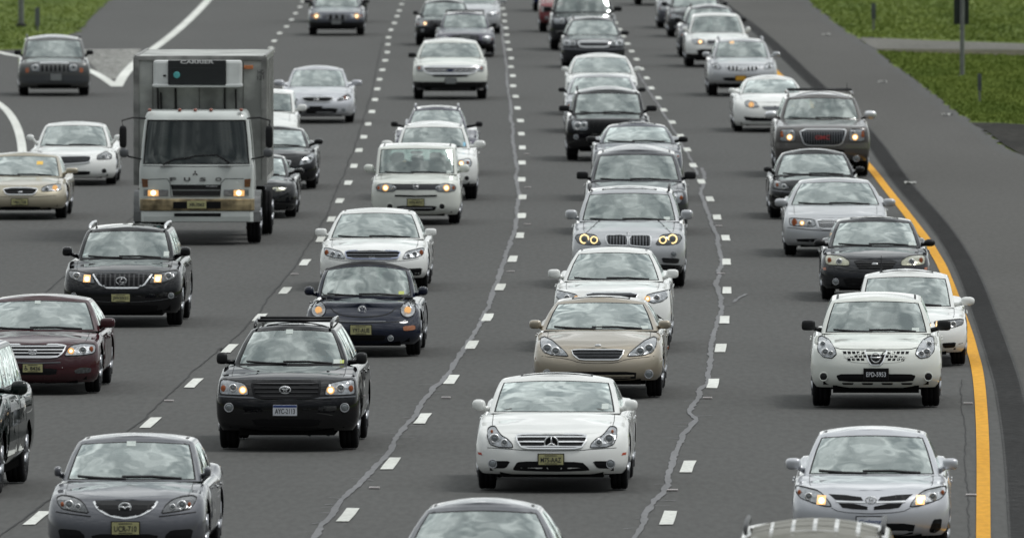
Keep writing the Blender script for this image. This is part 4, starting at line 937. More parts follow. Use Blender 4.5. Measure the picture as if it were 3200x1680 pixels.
# ------------------------------------------------------------------ lorry
def truck():
    m = .003007; cx, yb = 1195, 1468; px, py = zp('A', cx, yb); g = G(px, py); psi = -math.atan(tab(g.y, SLOPE))
    ya = 1.15; tp = CAMH/g.y; X = lambda v: (v-cx)*m; Z = lambda v, y=0: (yb-v)*m+(ya-y)*tp
    root = empty('box_truck', (0,0,0), psi); off = Vector((0, 4.2-ya, 0)); off.rotate(Matrix.Rotation(psi, 3, 'Z')); root.location = (g.x+off.x, g.y+off.y, .012); yo = -4.2
    tag(root, 'white refrigerated box lorry with a cooling unit over its cab and a rusty bumper', 'truck')
    WH = mat('truck_white', (.52,.55,.53), .45, 0, .5, var=.12, vs=1.5); DW = mat('truck_box_white', (.38,.39,.37), .6, 0, 0, var=.42, vs=1.6); ALU = mat('truck_aluminium', (.26,.26,.25), .5, .5, var=.35, vs=3)
    RST = mat('rusty_chrome', (.30,.24,.14), .5, .5, var=.6, vs=5)
    # cab loft
    A = [0,.15,.3,.45,.6,.72,.82,.89,.925,.95,.975,.99,1.0]
    LV = [(.63,1.02,.02),(.70,1.035,.0),(.85,1.035,0),(1.15,1.035,.0),(1.38,1.03,.012),(1.45,1.02,.03),(1.47,1.015,.035),(1.62,1.0,.065),(1.82,.985,.10),(2.02,.965,.135),(2.22,.94,.17),(2.25,.935,.175),(2.31,.925,.20),(2.37,.90,.25),(2.405,.86,.32)]
    def pt(h, lv):
        ty, a, q = h; z, w, y0 = lv; P = .10*a*a+.16*(1-(1-min(1,a)**4)**.25)
        if ty == 'f': return (w*a, y0+P+yo, z)
        if ty == 'r': return (w*a, 1.85-.1*(1-(1-min(1,a)**4)**.25)+yo, z)
        return (w, y0+.26+(1.75-y0-.26)*q+yo, z)
    H = [('f', a, 0) for a in A]+[('s', 1, q) for q in (.08,.2,.62,.7)]+[('r', a, 0) for a in reversed(A)]
    rings = [ring_full([pt(h, l) for h in H]) for l in LV]; n = len(H); nf = len(rings[0]); V = [v for r_ in rings for v in r_]; F = []; gl = []; gm = []; sd_ = {1: [], -1: []}
    for i in range(len(LV)-1):
        for j in range(nf):
            j2 = (j+1)%nf; hj = j if j < n else 2*n-2-j; hj2 = (j2 if j2 < n else 2*n-2-j2) if j2 else 0; a_, b_ = H[hj], H[hj2]; f = (i*nf+j, i*nf+j2, (i+1)*nf+j2, (i+1)*nf+j); z0, z1 = LV[i][0], LV[i+1][0]
            if a_[0] == b_[0] == 'f' and max(a_[1], b_[1]) <= .951 and z0 > 1.449 and z1 < 2.26: gl.append(f); gm.append(1 if max(a_[1], b_[1]) > .926 or z0 < 1.46 or z1 > 2.23 else 0)
            elif a_[0] == 's' and b_[0] == 's' and min(a_[2], b_[2]) >= .19 and max(a_[2], b_[2]) <= .63 and z0 > 1.46 and z1 < 2.23: sd_[1 if j < n else -1].append(f)
            else: F.append(f)
    F.append(tuple(range((len(LV)-1)*nf, len(LV)*nf)))
    def sub(fl):
        d = {}; v2 = []; f2 = []
        for f in fl:
            q = []
            for v in f:
                if v not in d: d[v] = len(v2); v2.append(V[v])
                q.append(d[v])
            f2.append(tuple(q))
        return v2, f2
    v2, f2 = sub(F); mk('cab', v2, f2, WH, root); v2, f2 = sub(gl)
    TG = mat('truck_glass_dark', (.02,.028,.026), .04, 0, .2, ior=1.45)
    tgm = GLASS.copy(); tgm.name = 'truck_glass'
    for nd in tgm.node_tree.nodes:
        if nd.type == 'BSDF_TRANSPARENT': nd.inputs[0].default_value = (.25,.31,.29,1)
        if nd.type == 'BUMP': nd.inputs['Strength'].default_value = .01
        if nd.type == 'MATH': nd.inputs[1].default_value = 1.3; nd.inputs[2].default_value = .03
    mk('windshield', v2, f2, [tgm, SEAL], root, gm)
    for s in (1, -1):
        if sd_[s]: v2, f2 = sub(sd_[s]); mk('side_window', v2, f2, [tgm], root)
    S = Surf(BVHTree.FromPolygons([Vector(v) for v in V], F+gl+sd_[1]+sd_[-1]), yo); P = lambda q: [(X(a), Z(b)) for a, b in q]; mirp = lambda p: [(-a, b) for a, b in reversed(p)]
    bm = bmesh.new(); box(bm, (0,1.0+yo,1.02), (1.9,1.4,.75)); box(bm, (0,1.55+yo,1.75), (1.7,.1,.95)); mkbm('cab_interior', bm, INT, root)
    for sx in (.5, -.5): inst('seat', SEAT, root, (sx, 1.25+yo, 1.95))
    inst('steering_wheel', STW, root, (.5, .55+yo, 1.50), (1.15,1,1.15))
    # box body
    y0, y1, zb_, zt_ = 2.05, 8.45, 1.02, Z(342, 2.05)
    bm = bmesh.new(); box(bm, (0.015, (y0+y1)/2+yo, (zb_+zt_)/2), (2.34, y1-y0, zt_-zb_), 0, .02)
    for xq in (-.85,-.45,.0,.45,.8): box(bm, (xq, y0-.004+yo, (zb_+zt_)/2), (.012, .012, zt_-zb_-.2), 1)
    for k in range(14):
        for sx in (1, -1): box(bm, (.015+sx*1.172, y0+.25+k*.44+yo, (zb_+zt_)/2), (.012, .03, zt_-zb_-.2), 2)
    mkbm('cargo_box', bm, [DW, mat('panel_seam', (.10,.10,.09), .8), ALU], root)
    bm = bmesh.new()
    for sx in (1, -1): box(bm, (.015+sx*1.165, y0-.01+yo, (zb_+zt_)/2), (.11,.06,zt_-zb_), 0, .02)
    box(bm, (.015, y0-.012+yo, zt_-.03), (2.36,.06,.09), 0, .02); box(bm, (.015, y0-.012+yo, zb_+.04), (2.3,.05,.10), 0)
    for k in range(26):
        for sx in (1, -1): blob(bm, (.015+sx*1.175, y0-.045+yo, zb_+.1+k*.09), (.012,.006,.012), 1)
    for sx in (1, -1): box(bm, (.015+sx*1.175, (y0+y1)/2+yo, zt_-.01), (.05, y1-y0, .07), 0, .01)
    mkbm('box_frame', bm, ALU, root)
    bm = bmesh.new()
    for xq, z0_, z1_ in ((-.76,2.35,2.78),(-.70,2.3,2.7),(-.43,2.35,2.78),(.46,2.35,2.78),(.66,2.4,2.76)): tube(bm, [(xq, y0-.03+yo, z1_), (xq+.01, y0-.035+yo, z0_)], .018, 6)
    mkbm('hose', bm, BLK, root)
    lettering('fleet_number', 'HG', .11, .09, (1.115, y0-.045+yo, Z(437, 2)), INK, root); lettering('fleet_number', '121', .12, .08, (1.115, y0-.045+yo, Z(470, 2)), INK, root)
    # cooling unit
    ux0, ux1, uz1, uz0 = X(920), X(1455), Z(368, 1.6), Z(530, 1.6)
    u = bpy.data.objects.new('cooling_unit', bpy.data.meshes.new('cooling_unit')); COL.objects.link(u); u.parent = root
    bm = bmesh.new(); box(bm, ((ux0+ux1)/2, 1.80+yo, (uz0+uz1)/2), (ux1-ux0, .46, uz1-uz0), 0, .05); box(bm, ((ux0+ux1)/2, 1.78+yo, uz0+.035), (ux1-ux0+.03, .5, .05), 0, .015); bm.to_mesh(u.data); bm.free(); u.data.materials.append(mat('unit_white', (.62,.64,.63), .5, var=.1))
    bm = bmesh.new(); bx0, bx1 = X(1010), X(1362); box(bm, ((bx0+bx1)/2, 1.56+yo, (uz0+uz1)/2+.01), (bx1-bx0, .06, uz1-uz0-.01), 0, .015)
    for k in range(11): box(bm, ((bx0+bx1)/2, 1.525+yo, uz0+.05+k*.03), (bx1-bx0-.06, .012, .010), 1)
    mkbm('unit_grille', bm, [mat('unit_black', (.012,.014,.015), .5), mat('unit_slat', (.035,.04,.042), .5)], u)
    lettering('badge_lettering', 'CARRIER', X(1288)-X(1085), .06, ((X(1085)+X(1288))/2, 1.522+yo, Z(377, 1.55)), mat('badge_white', (.6,.6,.6), .5), u, .03)
    bm = bmesh.new(); blob(bm, (X(1063), 1.52+yo, Z(455, 1.55)), (.062,.008,.062), 1.0); mkbm('round_sticker', bm, mat('teal_sticker', (.08,.36,.36), .5), u, True)
    bm = bmesh.new(); box(bm, (X(990), 1.56+yo, Z(460, 1.6)), (.05,.03,.03)); mkbm('latch', bm, BLK, u)
    bm = bmesh.new(); box(bm, (X(1493), y0-.05+yo, Z(407, 2)), (.17,.03,.07), 0, .01); mkbm('marker_sticker', bm, mat('orange_sticker', (.45,.16,.06), .5, var=.4, vs=30), root)
    # roof lamps
    for xx in (913,1094,1188,1282,1464):
        bm = bmesh.new(); blob(bm, (X(xx), .34+yo, 2.425), (.035,.05,.03), .8); mkbm('marker_lamp', bm, mat('marker_red', (.25,.05,.02), .3, 0, 1.0), root, True)
    # face
    for q in (908,):
        for s in (1, -1):
            p = P([(880,1150),(880,1188),(1028,1190),(1028,1150)]); p = p if s == -1 else mirp(p); bm = bmesh.new(); S.patch(bm, p, .006, .02, .08); h = mkbm('headlight', bm, HSG, root)
            a, b = -X(938)*-1, Z(1170); lx = a if s == -1 else -a; bm = bmesh.new(); S.patch(bm, [(lx-.095,b-.055),(lx+.095,b-.055),(lx+.095,b+.05),(lx-.095,b+.05)], .014, .02, .1); S.disc(bm, lx, b, .045, 1, .022); mkbm('lamp', bm, [LIT0, LITW], h)
            a = X(1002); lx = a if s == -1 else -a; bm = bmesh.new(); S.patch(bm, [(lx-.07,b-.045),(lx+.07,b-.045),(lx+.07,b+.045),(lx-.07,b+.045)], .012, .02, .1); mkbm('lamp_lens', bm, mat('clear_lens', (.3,.3,.3), .2, .5, 1.0, var=.3, vs=20), h)
            p = P([(868,1085),(905,1088),(905,1135),(872,1135)]); p = p if s == -1 else mirp(p); bm = bmesh.new(); S.patch(bm, p, .008, .02, .1); mkbm('turn_signal', bm, mat('truck_amber', (.16,.06,.02), .3, 0, 1.0, var=.3, vs=15), root)
            bm = bmesh.new(); p = [(s*.72, 1.415), (s*.42, 1.415)]; loc, _ = S.hit(s*.57, 1.42); box(bm, (s*.53, loc.y-.02, 1.42), (.24,.03,.02), 0, .005); mkbm('grab_handle', bm, mat('handle_grey', (.2,.2,.2), .5), root)
    for a, b, nn_ in ((1120,1150,2),(1155,1187,3)):
        q = [(1043,a),(1345,a),(1345,b),(1050,b)] if a == 1120 else [(1052,a),(1340,a),(1338,b),(1056,b)]
        bm = bmesh.new(); S.patch(bm, P(q), .008, .02, .1, mi=0)
        for k in range(nn_): zz_ = Z(a+(b-a)*(k+.5)/nn_); S.stroke(bm, [(X(1056), zz_), (X(1336), zz_)], .012, .012, mi=1, step=.2)
        mkbm('grille', bm, [GUN, mat('slat', (.05,.05,.05), .4)], root)
    for ch_, xx in (('F',1056),('U',1141),('S',1236),('O',1330)):
        loc, _ = S.hit(X(xx), Z(1088)); lettering('badge_lettering', ch_, .115, .07, (X(xx), loc.y-.01, Z(1088)), mat('badge_grey', (.12,.12,.12), .4, .5), root, .04)
    loc, _ = S.hit(X(1290), Z(1129)); lettering('badge_lettering', 'FUSO', .20, .022, (X(1290), loc.y-.022, Z(1129)), CHR, root, .03)
    loc, _ = S.hit(X(1190), Z(1050)); bm = bmesh.new(); emblem(bm, 'tri3', X(1190), loc.y-.01, Z(1053), .058, 0); bmesh.ops.recalc_face_normals(bm, faces=bm.faces[:]); mkbm('emblem', bm, mat('emblem_dark', (.04,.03,.03), .4, .3), root)
    for p_ in ([(875,1008),(1200,1012),(1530,1008)], [(860,1110),(905,1090),(1020,1085),(1040,1110),(1045,1192),(1340,1192),(1345,1110),(1370,1085),(1480,1085)]):
        bm = bmesh.new(); S.stroke(bm, P(p_), .010, .003); mkbm('panel_seam', bm, SEAL, root)
    # wipers
    for pts in ([(995,1000),(1070,968),(1165,960)], [(1395,990),(1320,942),(1200,948),(1100,968)]):
        bm = bmesh.new(); S.stroke(bm, P(pts), .022, .03, step=.1); mkbm('wiper', bm, BLK, root)
    # bumper
    bx = (X(1545)-X(858))/2; bc = (X(1545)+X(858))/2
    def bar(nm, z1_, z0_, ww, mts, yf, cut=None):
        bm = bmesh.new(); pts = [(-ww,.24),(-ww,.08),(-ww+.05,.01),(-ww*.5,-.012),(0,-.016),(ww*.5,-.012),(ww-.05,.01),(ww,.08),(ww,.24)]; rows = []
        for x_, y_ in pts: rows.append([bm.verts.new((x_+bc, y_+yf+yo+dy, z_)) for z_, dy in ((z0_,.03),(z0_+.015,0),((z0_+z1_)/2,-.008),(z1_-.015,0),(z1_,.03))])
        for i in range(len(rows)-1):
            for k in range(4): bm.faces.new((rows[i][k], rows[i+1][k], rows[i+1][k+1], rows[i][k+1])).smooth = True
        for k in (0, 4):
            for i in range(len(rows)-1):
                a_, b_ = rows[i][k], rows[i+1][k]; c_ = bm.verts.new((b_.co.x, b_.co.y+.1, b_.co.z)); d_ = bm.verts.new((a_.co.x, a_.co.y+.1, a_.co.z)); bm.faces.new((a_, b_, c_, d_))
        if cut:
            for xa, xb, za, zc_ in cut: box(bm, ((xa+xb)/2, yf-.018+yo, (za+zc_)/2), (xb-xa, .02, zc_-za), 1, .004)
        return mkbm(nm, bm, mts, root)
    bar('bumper', Z(1205), Z(1276), bx, [RST, GUN], -.06, [(X(1058), X(1142), Z(1262), Z(1222)), (X(1258), X(1345), Z(1262), Z(1220))])
    bar('bumper_valance', Z(1277), Z(1345), bx-.02, [WH, GUN], -.05, [(X(1065), X(1345), Z(1310), Z(1290))])
    bm = bmesh.new(); box(bm, (X(1200), -.088+yo, Z(1239)), (.345,.012,.135), 0, .004); pl = mkbm('license_plate', bm, YPL, root); lettering('plate_lettering', 'XR-7062', .28, .06, (X(1200), -.0945+yo, Z(1239)), INK, pl, .02)
    # mirrors
    for s in (1, -1):
        bm = bmesh.new(); mx_ = s*1.32
        tube(bm, [(s*.92,.30+yo,Z(725)),(s*1.15,.12+yo,Z(718)),(s*1.34,.05+yo,Z(735)),(mx_,.05+yo,Z(775))], .016, 8); tube(bm, [(mx_,.05+yo,Z(900)),(s*1.22,.10+yo,Z(952)),(s*1.0,.25+yo,Z(968))], .016, 8)
        blob(bm, (mx_,.05+yo,Z(832)), (.068,.05,.20), .45); blob(bm, (mx_-s*.02,.03+yo,Z(928)), (.085,.05,.088), .8, 1); mkbm('side_mirror', bm, [BLK, mat('mirror_grey', (.09,.095,.1), .4)], root, True)
    # chassis, fenders, wheels
    bm = bmesh.new(); box(bm, (0, 4.2+yo, .85), (.9, 7.6, .3)); box(bm, (0,.75+yo,.62), (1.5,1.2,.3)); box(bm, (0,ya+yo,.5), (1.6,.15,.15)); box(bm, (0, 5.9+yo, .5), (1.5,.18,.18)); box(bm, (.9, 3.4+yo, .7), (.5,1.1,.5), 0, .05); box(bm, (-.9, 3.4+yo, .7), (.5,1.1,.5), 0, .05); mkbm('chassis', bm, DK, root)
    for s in (1, -1):
        bm = bmesh.new(); pr = [(ya+.60*math.cos(t*math.pi/10)+yo, .40+.56*math.sin(t*math.pi/10)) for t in range(11)]
        for i in range(10):
            (a1, b1), (a2, b2) = pr[i], pr[i+1]; q = [bm.verts.new(v) for v in ((s*.80,a1,b1),(s*1.15,a1,b1),(s*1.15,a2,b2),(s*.80,a2,b2),(s*1.15,a1,b1-.05),(s*1.15,a2,b2-.05))]; bm.faces.new(q[:4]); bm.faces.new((q[1],q[4],q[5],q[2]))
        mkbm('fender', bm, mat('fender_grey', (.10,.105,.105), .5, var=.2), root, True)
        add_wheel(root, s*1.02, ya+yo, .40, .25)
        for dx in (.88, 1.12): add_wheel(root, s*dx, 5.9+yo, .40, .22)
    person('lorry driver in a dark shirt behind the big windscreen', (Matrix.Translation(root.location)@Matrix.Rotation(psi,4,'Z'))@Vector((.5,1.05+yo,1.28)), psi, mat('shirt_dark', (.03,.035,.05), .9))
    return root
truck()
# ------------------------------------------------------------------ the cars, traced one by one
GRP = 'cars driving towards the viewer'
def C_(name, label, *a, **k): k.setdefault('grp', GRP); return make_car(name, label, *a, **k)
WT = mat('sticker_white', (.5,.55,.52), .6); YT = mat('sticker_yellow', (.45,.5,.12), .6)
def beige_ribs(root, S, d):
    bm = bmesh.new()
    for i in range(6):
        for j in range(3): x = -.50+i*.20; y = d['wt']+.15+j*.55+d['yo']; S.patch(bm, [(x-.08,y-.24),(x+.08,y-.24),(x+.08,y+.24),(x-.08,y+.24)], .010, .01, .2, 't')
    mkbm('roof_rib', bm, mat('beige_roof', (.22,.216,.192), .6, var=.08, spec=.1), root)
# --- near cars
cls, _ = C_('sedan', 'white luxury sedan with a round star emblem on a two-bar grille', 'K', 768, 1000, 'sedan', 'white', ws=(428,350,1235,213,430,1195), rf=146, hd=615, bb=895, Wd=1.86, mir=(163,348,310,430), mn=.75, rc=.5, sun=True, chh=True, wip=False, wt=2.05, rt=2.9,
 feats=[('hl',[(300,575),(320,562),(352,562),(378,595),(405,622),(445,640),(482,675),(488,702),(380,700),(322,682),(300,630)],[(352,640,36,'pj'),(425,665,24,'pj'),(330,590,12,'am')]),
  ('gr',[(513,625),(560,618),(980,618),(1022,628),(1018,655),(985,700),(930,710),(600,710),(550,700),(518,658)],3,'h',.016,CHR,CHR), ('em','star3',767,668,49),
  ('p','bumper_intake',[(488,855),(520,805),(600,798),(990,803),(1035,845),(1045,866),(800,872),(500,866)],False,GUN,1), ('p','bumper_intake',[(305,800),(472,797),(437,850),(335,852)],True,GUN,1), ('fog',340,820,27),
  ('p','side_marker',[(231,740),(255,742),(263,760),(234,758)],True,REDL,0), ('ln','bumper_seam',[(300,705),(480,712),(560,720),(767,724)],True,.006,SEAL),
  ('pl',674,747,856,824,'M75-AAZ','y')], stk=[(.78,.02,.08,.06,WT)])
maz, _ = C_('sedan', 'grey sedan nearest the lower left corner with a winged emblem on a black grille', 'I', 868, 1513, 'sedan', 'graysilver', ws=(955,475,1345,714,560,1285), rf=643, hd=1113, bb=1440, Wd=1.755, mir=(340,878,460,945), ditch=True, rc=.5,
 feats=[('hl',[(400,1100),(430,1088),(500,1093),(560,1112),(600,1145),(627,1195),(520,1182),(440,1168),(412,1135)],[(490,1140,30,'pj'),(551,1152,20,'pj'),(443,1138,15,'am')],'d'),
  ('gr',[(655,1118),(1081,1118),(1050,1165),(965,1207),(868,1222),(771,1207),(686,1165)],0,'h',.0,GUN,GUN), ('ln','grille_trim',[(655,1122),(690,1170),(775,1212),(868,1226)],True,.022,CHR), ('em','wing',868,1157,40),
  ('p','bumper_intake',[(415,1298),(560,1305),(600,1340),(600,1420),(440,1400)],True,GUN,1), ('p','bumper_intake',[(640,1330),(1096,1330),(1060,1420),(676,1420)],False,GUN,1),
  ('ln','bumper_seam',[(400,1190),(540,1205),(640,1215)],True,.012,SEAL), ('pl',782,1250,966,1333,'UCR-710','y')], stk=[(-.12,.33,.10,.05,WT)])
hil, _ = C_('suv', 'black off-road car with roof rack, dull black grille and white licence plate', 'J', 655, 755, 'suv', 'black', rc=.34, bow=.10, ws=(183,340,1055,-37,410,935), rf=-104, hd=318, bb=640, Wd=1.825, mir=(148,112,240,192), mm='b', rail='p', cross=True, sun=True, hp=.6, drop=.04, clad=0, stk=[(.80,.0,.10,.05,WT),(-.12,.36,.09,.055,WT),(-.9+1.82,.0,.05,.04,YT)],
 feats=[('hl',[(208,310),(240,303),(310,312),(375,330),(398,370),(398,402),(300,402),(204,398)],[(362,368,27,'lit'),(295,355,26,'pj'),(228,358,20,'am')]),
  ('gr',[(430,318),(870,318),(878,340),(868,418),(445,422),(424,340)],4,'h',.030,mat('grille_slat_black',(.025,.025,.027),.4),GUN), ('em','oval3',645,366,36),
  ('ln','bumper_highlight',[(200,412),(400,418),(655,428)],True,.016,DCH), ('fog',268,485,25), ('p','bumper_intake',[(420,560),(890,560),(860,610),(450,610)],False,GUN,1), ('ln','bumper_seam',[(420,500),(655,512)],True,.006,SEAL),
  ('pl',564,463,727,538,'AYC-2113','n')])
cor, _ = C_('sedan', 'silver sedan nearest the lower right corner with lit headlamps and a winged two-slot grille', 'L', 985, 1503, 'sedan', 'bsilver', ws=(880,540,1460,612,650,1385), rf=532, hd=1022, bb=1345, Wd=1.74, mir=(355,775,475,860), ditch=True, rc=.5, drop=.03,
 feats=[('hl',[(440,1000),(480,1000),(590,1020),(635,1045),(690,1105),(700,1132),(640,1128),(560,1105),(480,1080),(448,1045)],[(628,1088,34,'sq'),(535,1062,28,'pj'),(465,1035,16,'am')]),
  ('p','grille',[(680,1045),(800,1050),(915,1064),(930,1086),(850,1088),(730,1082)],True,GUN,0), ('p','grille',[(752,1106),(860,1108),(962,1130),(962,1152),(850,1147),(780,1138)],True,GUN,0),
  ('ln','grille_trim',[(735,1096),(850,1098),(945,1102)],True,.014,CHR), ('em','oval3',987,1082,38), ('p','bumper_intake',[(660,1250),(1310,1250),(1285,1340),(690,1340)],False,GUN,1), ('p','bumper_intake',[(1410,1300),(1440,1225),(1500,1222),(1490,1300),(1450,1325),(1412,1320)],True,GUN,1),
  ('ln','bumper_seam',[(700,1140),(760,1170),(985,1180)],True,.006,SEAL), ('pl',882,1203,1083,1268,'Colony','w')])
rog, _ = C_('suv', 'white crossover with black mirrors and a mesh grille either side of its ring emblem', 'H', 845, 1487, 'suv', 'pearl', ws=(1035,540,1157,857,598,1105), rf=796, hd=1145, bb=1378, Wd=1.785, mir=(393,968,478,1032), mm='b', mn=.5, ditch=True, rw=.345, rc=.46, stk=[(.7,.0,.10,.05,WT)],
 feats=[('hl',[(497,1092),(520,1086),(565,1105),(600,1150),(608,1178),(580,1202),(530,1196),(495,1160)],[(540,1165,22,'pj'),(572,1172,16,'pj'),(525,1120,16,'pj')]),
  ('p','grille_plate',[(640,1157),(782,1160),(806,1230),(700,1222),(660,1195)],True,'paint',0)]
  +[('p','grille_hole',[(646+i*27+j*13,1161+j*20),(666+i*27+j*13,1161+j*20),(669+i*27+j*13,1176+j*20),(650+i*27+j*13,1176+j*20)],True,GUN,0) for j in range(3) for i in range(5) if 669+i*27+j*13 < 782+j*9]
  +[('p','emblem_plate',[(781,1158),(908,1158),(882,1236),(808,1236)],False,GUN,0), ('ln','grille_trim',[(779,1156),(808,1238),(845,1240)],True,.016,CHR), ('em','bar',844,1196,28),
  ('p','bumper_intake',[(606,1305),(640,1294),(1050,1294),(1084,1305),(1065,1340),(625,1340)],False,GUN,1), ('fog',530,1312,22,'d'), ('ln','hood_edge',[(600,1140),(640,1150),(845,1152)],True,.008,SEAL)]
  +[('p','lower_slot',[(640+i*118,1348),(712+i*118,1348),(706+i*118,1358),(648+i*118,1358)],False,GUN,1) for i in range(4)]+[('pl',774,1263,918,1325,'EPD-5953','k')])
es, _ = C_('sedan', 'tan sedan with large clear headlamps and a narrow black slatted grille', 'G', 718, 1429, 'sedan', 'tan', ws=(1018,400,1058,864,475,985), rf=815, hd=1148, bb=1335, Wd=1.80, mir=(290,968,368,1022), sun=True, rc=.55, stk=[(-.06,.01,.08,.04,WT),(.76,.0,.10,.04,WT)],
 feats=[('hl',[(368,1092),(392,1086),(440,1103),(490,1140),(528,1170),(542,1190),(440,1184),(388,1166),(370,1130)],[(412,1145,28,'pj'),(464,1160,26,'pj')]),
  ('gr',[(560,1158),(876,1158),(865,1185),(840,1212),(612,1212),(571,1185)],7,'h',.010,DCH,CHR), ('em','oval',718,1127,20), ('p','bumper_intake',[(486,1280),(950,1280),(945,1326),(491,1326)],False,GUN,1), ('ln','intake_bar',[(500,1303),(718,1303)],True,.014,mat('trim_tan',(.4,.36,.28),.4)), ('fog',412,1296,22),
  ('ln','bumper_seam',[(380,1190),(540,1203),(610,1228),(718,1230)],True,.006,SEAL), ('p','side_marker',[(330,1200),(340,1200),(340,1214),(330,1214)],True,AMB,0)])
cwh, _ = C_('sedan', 'white sedan squeezed between the silver crossover and the tan sedan', 'G', 800, 1149, 'sedan', 'white', ws=(721,522,1084,563,600,1020), rf=527, hd=805, bb=1100, Wd=1.76, mir=(405,662,480,715), rc=.5, ditch=True,
 feats=[('hl',[(452,802),(472,798),(550,812),(590,822),(600,850),(550,870),(500,860),(470,840)],[(585,842,17,'lit'),(530,838,18,'pj')]), ('gr',[(640,815),(960,815),(930,870),(670,870)],3,'h',.014,DCH,CHR), ('p','bumper_intake',[(470,985),(530,935),(520,1010),(490,1010)],True,GUN,0), ('p','bumper_intake',[(620,1000),(980,1000),(950,1060),(650,1060)],False,GUN,1)])
x5, _ = C_('suv', 'silver sporty off-road car with glowing ring headlamps and twin kidney grille', 'G', 898, 768, 'suv', 'silver', ws=(362,622,1190,205,665,1143), rf=152, hd=462, bb=690, Wd=1.91, mir=(512,303,588,362), mm='', rail='b', sun=True, clad=.1, rc=.5, stk=[(.74,.0,.10,.05,WT)],
 feats=[('hl',[(577,478),(590,460),(640,454),(700,460),(738,516),(650,517),(598,510)],[(633,482,28,'halo'),(691,487,22,'halo')],'d'), ('gr',[(763,470),(775,464),(875,464),(893,480),(893,520),(870,522),(780,520),(765,495)],7,'v',.014,DCH,CHR), ('gr',[(903,480),(920,466),(1020,466),(1033,475),(1030,525),(1015,530),(925,524),(905,518)],7,'v',.014,DCH,CHR), ('em','disc',898,450,11),
  ('p','bumper_intake',[(590,600),(700,592),(690,625),(600,630)],True,BLK,1), ('p','lower_bumper',[(572,640),(720,632),(898,632),(1076,632),(1224,640),(1210,684),(586,684)],False,BLK,0), ('p','bumper_intake',[(740,590),(1056,590),(1040,650),(756,650)],False,GUN,1), ('fog',626,573,15), ('ln','hood_edge',[(640,450),(700,400),(730,372)],True,.008,SEAL)])
plt, _ = C_('suv', 'dark grey off-road car directly behind the silver crossover with ring headlamps', 'C', 750, 1412, 'suv', 'graphite', fpro='v', rc=.32, ws=(1086,490,1010,938,530,965), rf=868, hd=1165, Wd=1.92, mir=(388,1037,460,1085), mm='b', mn=.45, ditch=True,
 feats=[('hl',[(470,1165),(500,1160),(540,1175),(560,1225),(490,1235),(468,1200)],[(525,1200,18,'pj'),(480,1198,12,'am')]), ('gr',[(600,1170),(900,1170),(880,1240),(620,1240)],3,'h',.02,CHR,CHR)])
c31, _ = C_('sedan', 'dark grey sedan with a sunroof, mid lane, behind the dark grey off-road car', 'C', 757, 1209, 'sedan', 'bluegray', ws=(857,545,970,768,600,925), rf=737, hd=925, Wd=1.82, mir=(450,825,520,862), mm='b', sun=True, stk=[])
cgc, _ = C_('suv', 'black boxy off-road car with round lamps and slotted grille in the middle lane', 'C', 580, 970, 'suv', 'black', fpro='v', rc=.30, bow=.08, ws=(682,378,785,568,400,765), rf=518, hd=725, bb=900, Wd=1.86, mir=(283,638,350,675), mm='b', mn=.45, rail='b', hp=.6,
 feats=[('hl',[(357,738),(375,728),(455,730),(458,790),(372,792),(360,765)],[(395,765,24,'pj'),(432,760,18,'pj')]), ('gr',[(462,735),(698,735),(690,795),(470,795)],7,'v',.0,GUN,GUN), ('fog',385,830,12), ('p','bumper_intake',[(450,850),(710,850),(690,895),(470,895)],False,GUN,1)])
c33, _ = C_('sedan', 'pale sedan almost hidden behind the black boxy off-road car', 'C', 545, 800, 'sedan', 'silver', ws=(560,345,745,470,385,700), rf=454, hd=620, Wd=1.80, mir=(280,530,325,558), mm='b')
c34, _ = C_('sedan', 'white sedan with white mirrors, just behind the pale sedan in the middle lane', 'C', 540, 695, 'sedan', 'white', ws=(438,355,728,350,395,685), rf=320, hd=500, Wd=1.80, mir=(300,405,350,435))
c35, _ = C_('wagon', 'dark station wagon with wide grille and black bumper in the middle lane', 'C', 488, 410, 'suv', 'darkgray', ws=(210,330,648,125,372,605), rf=98, hd=252, bb=380, Wd=1.80, mir=(655,188,708,215), mm='b', rw=.34, rail='b', cross=False, wt=1.9,
 feats=[('hl',[(305,240),(380,250),(388,278),(310,282)],[(330,262,12,'pj'),(365,264,12,'pj')]), ('gr',[(395,258),(590,258),(575,288),(412,288)],2,'h',.03,DCH,CHR), ('ln','bumper_highlight',[(300,297),(488,304)],True,.03,DCH), ('p','bumper_intake',[(360,330),(616,330),(600,365),(376,365)],False,GUN,1)])
c36, _ = C_('pickup_truck', 'dark pickup with large black mirrors near the top of the middle lane', 'C', 428, 305, 'truckish', 'darkgray', ws=(75,252,592,-45,280,560), rf=-75, hd=112, bb=245, Wd=2.0, mir=(190,42,240,72), mm='b', mn=.4, cat='pickup', grp='pickups in the queue',
 feats=[('hl',[(250,108),(320,110),(318,148),(255,148)],[(298,130,12,'pj')]), ('gr',[(335,112),(520,112),(510,160),(345,160)],3,'h',.03,DCH,CHR)])
c37, _ = C_('suv', 'pinkish red car mostly hidden behind the dark pickup', 'C', 335, 195, 'suv', 'red', Wd=1.85, mm='b')
c38, _ = C_('suv', 'dark blue car of which a sliver shows left of the red car', 'C', 285, 70, 'suv', 'blue', Wd=1.85)
c53, _ = C_('suv', 'dark vehicle cut off by the top of the picture, only its tyres showing', 'C', 895, 33, 'suv', 'black', Wd=1.85)
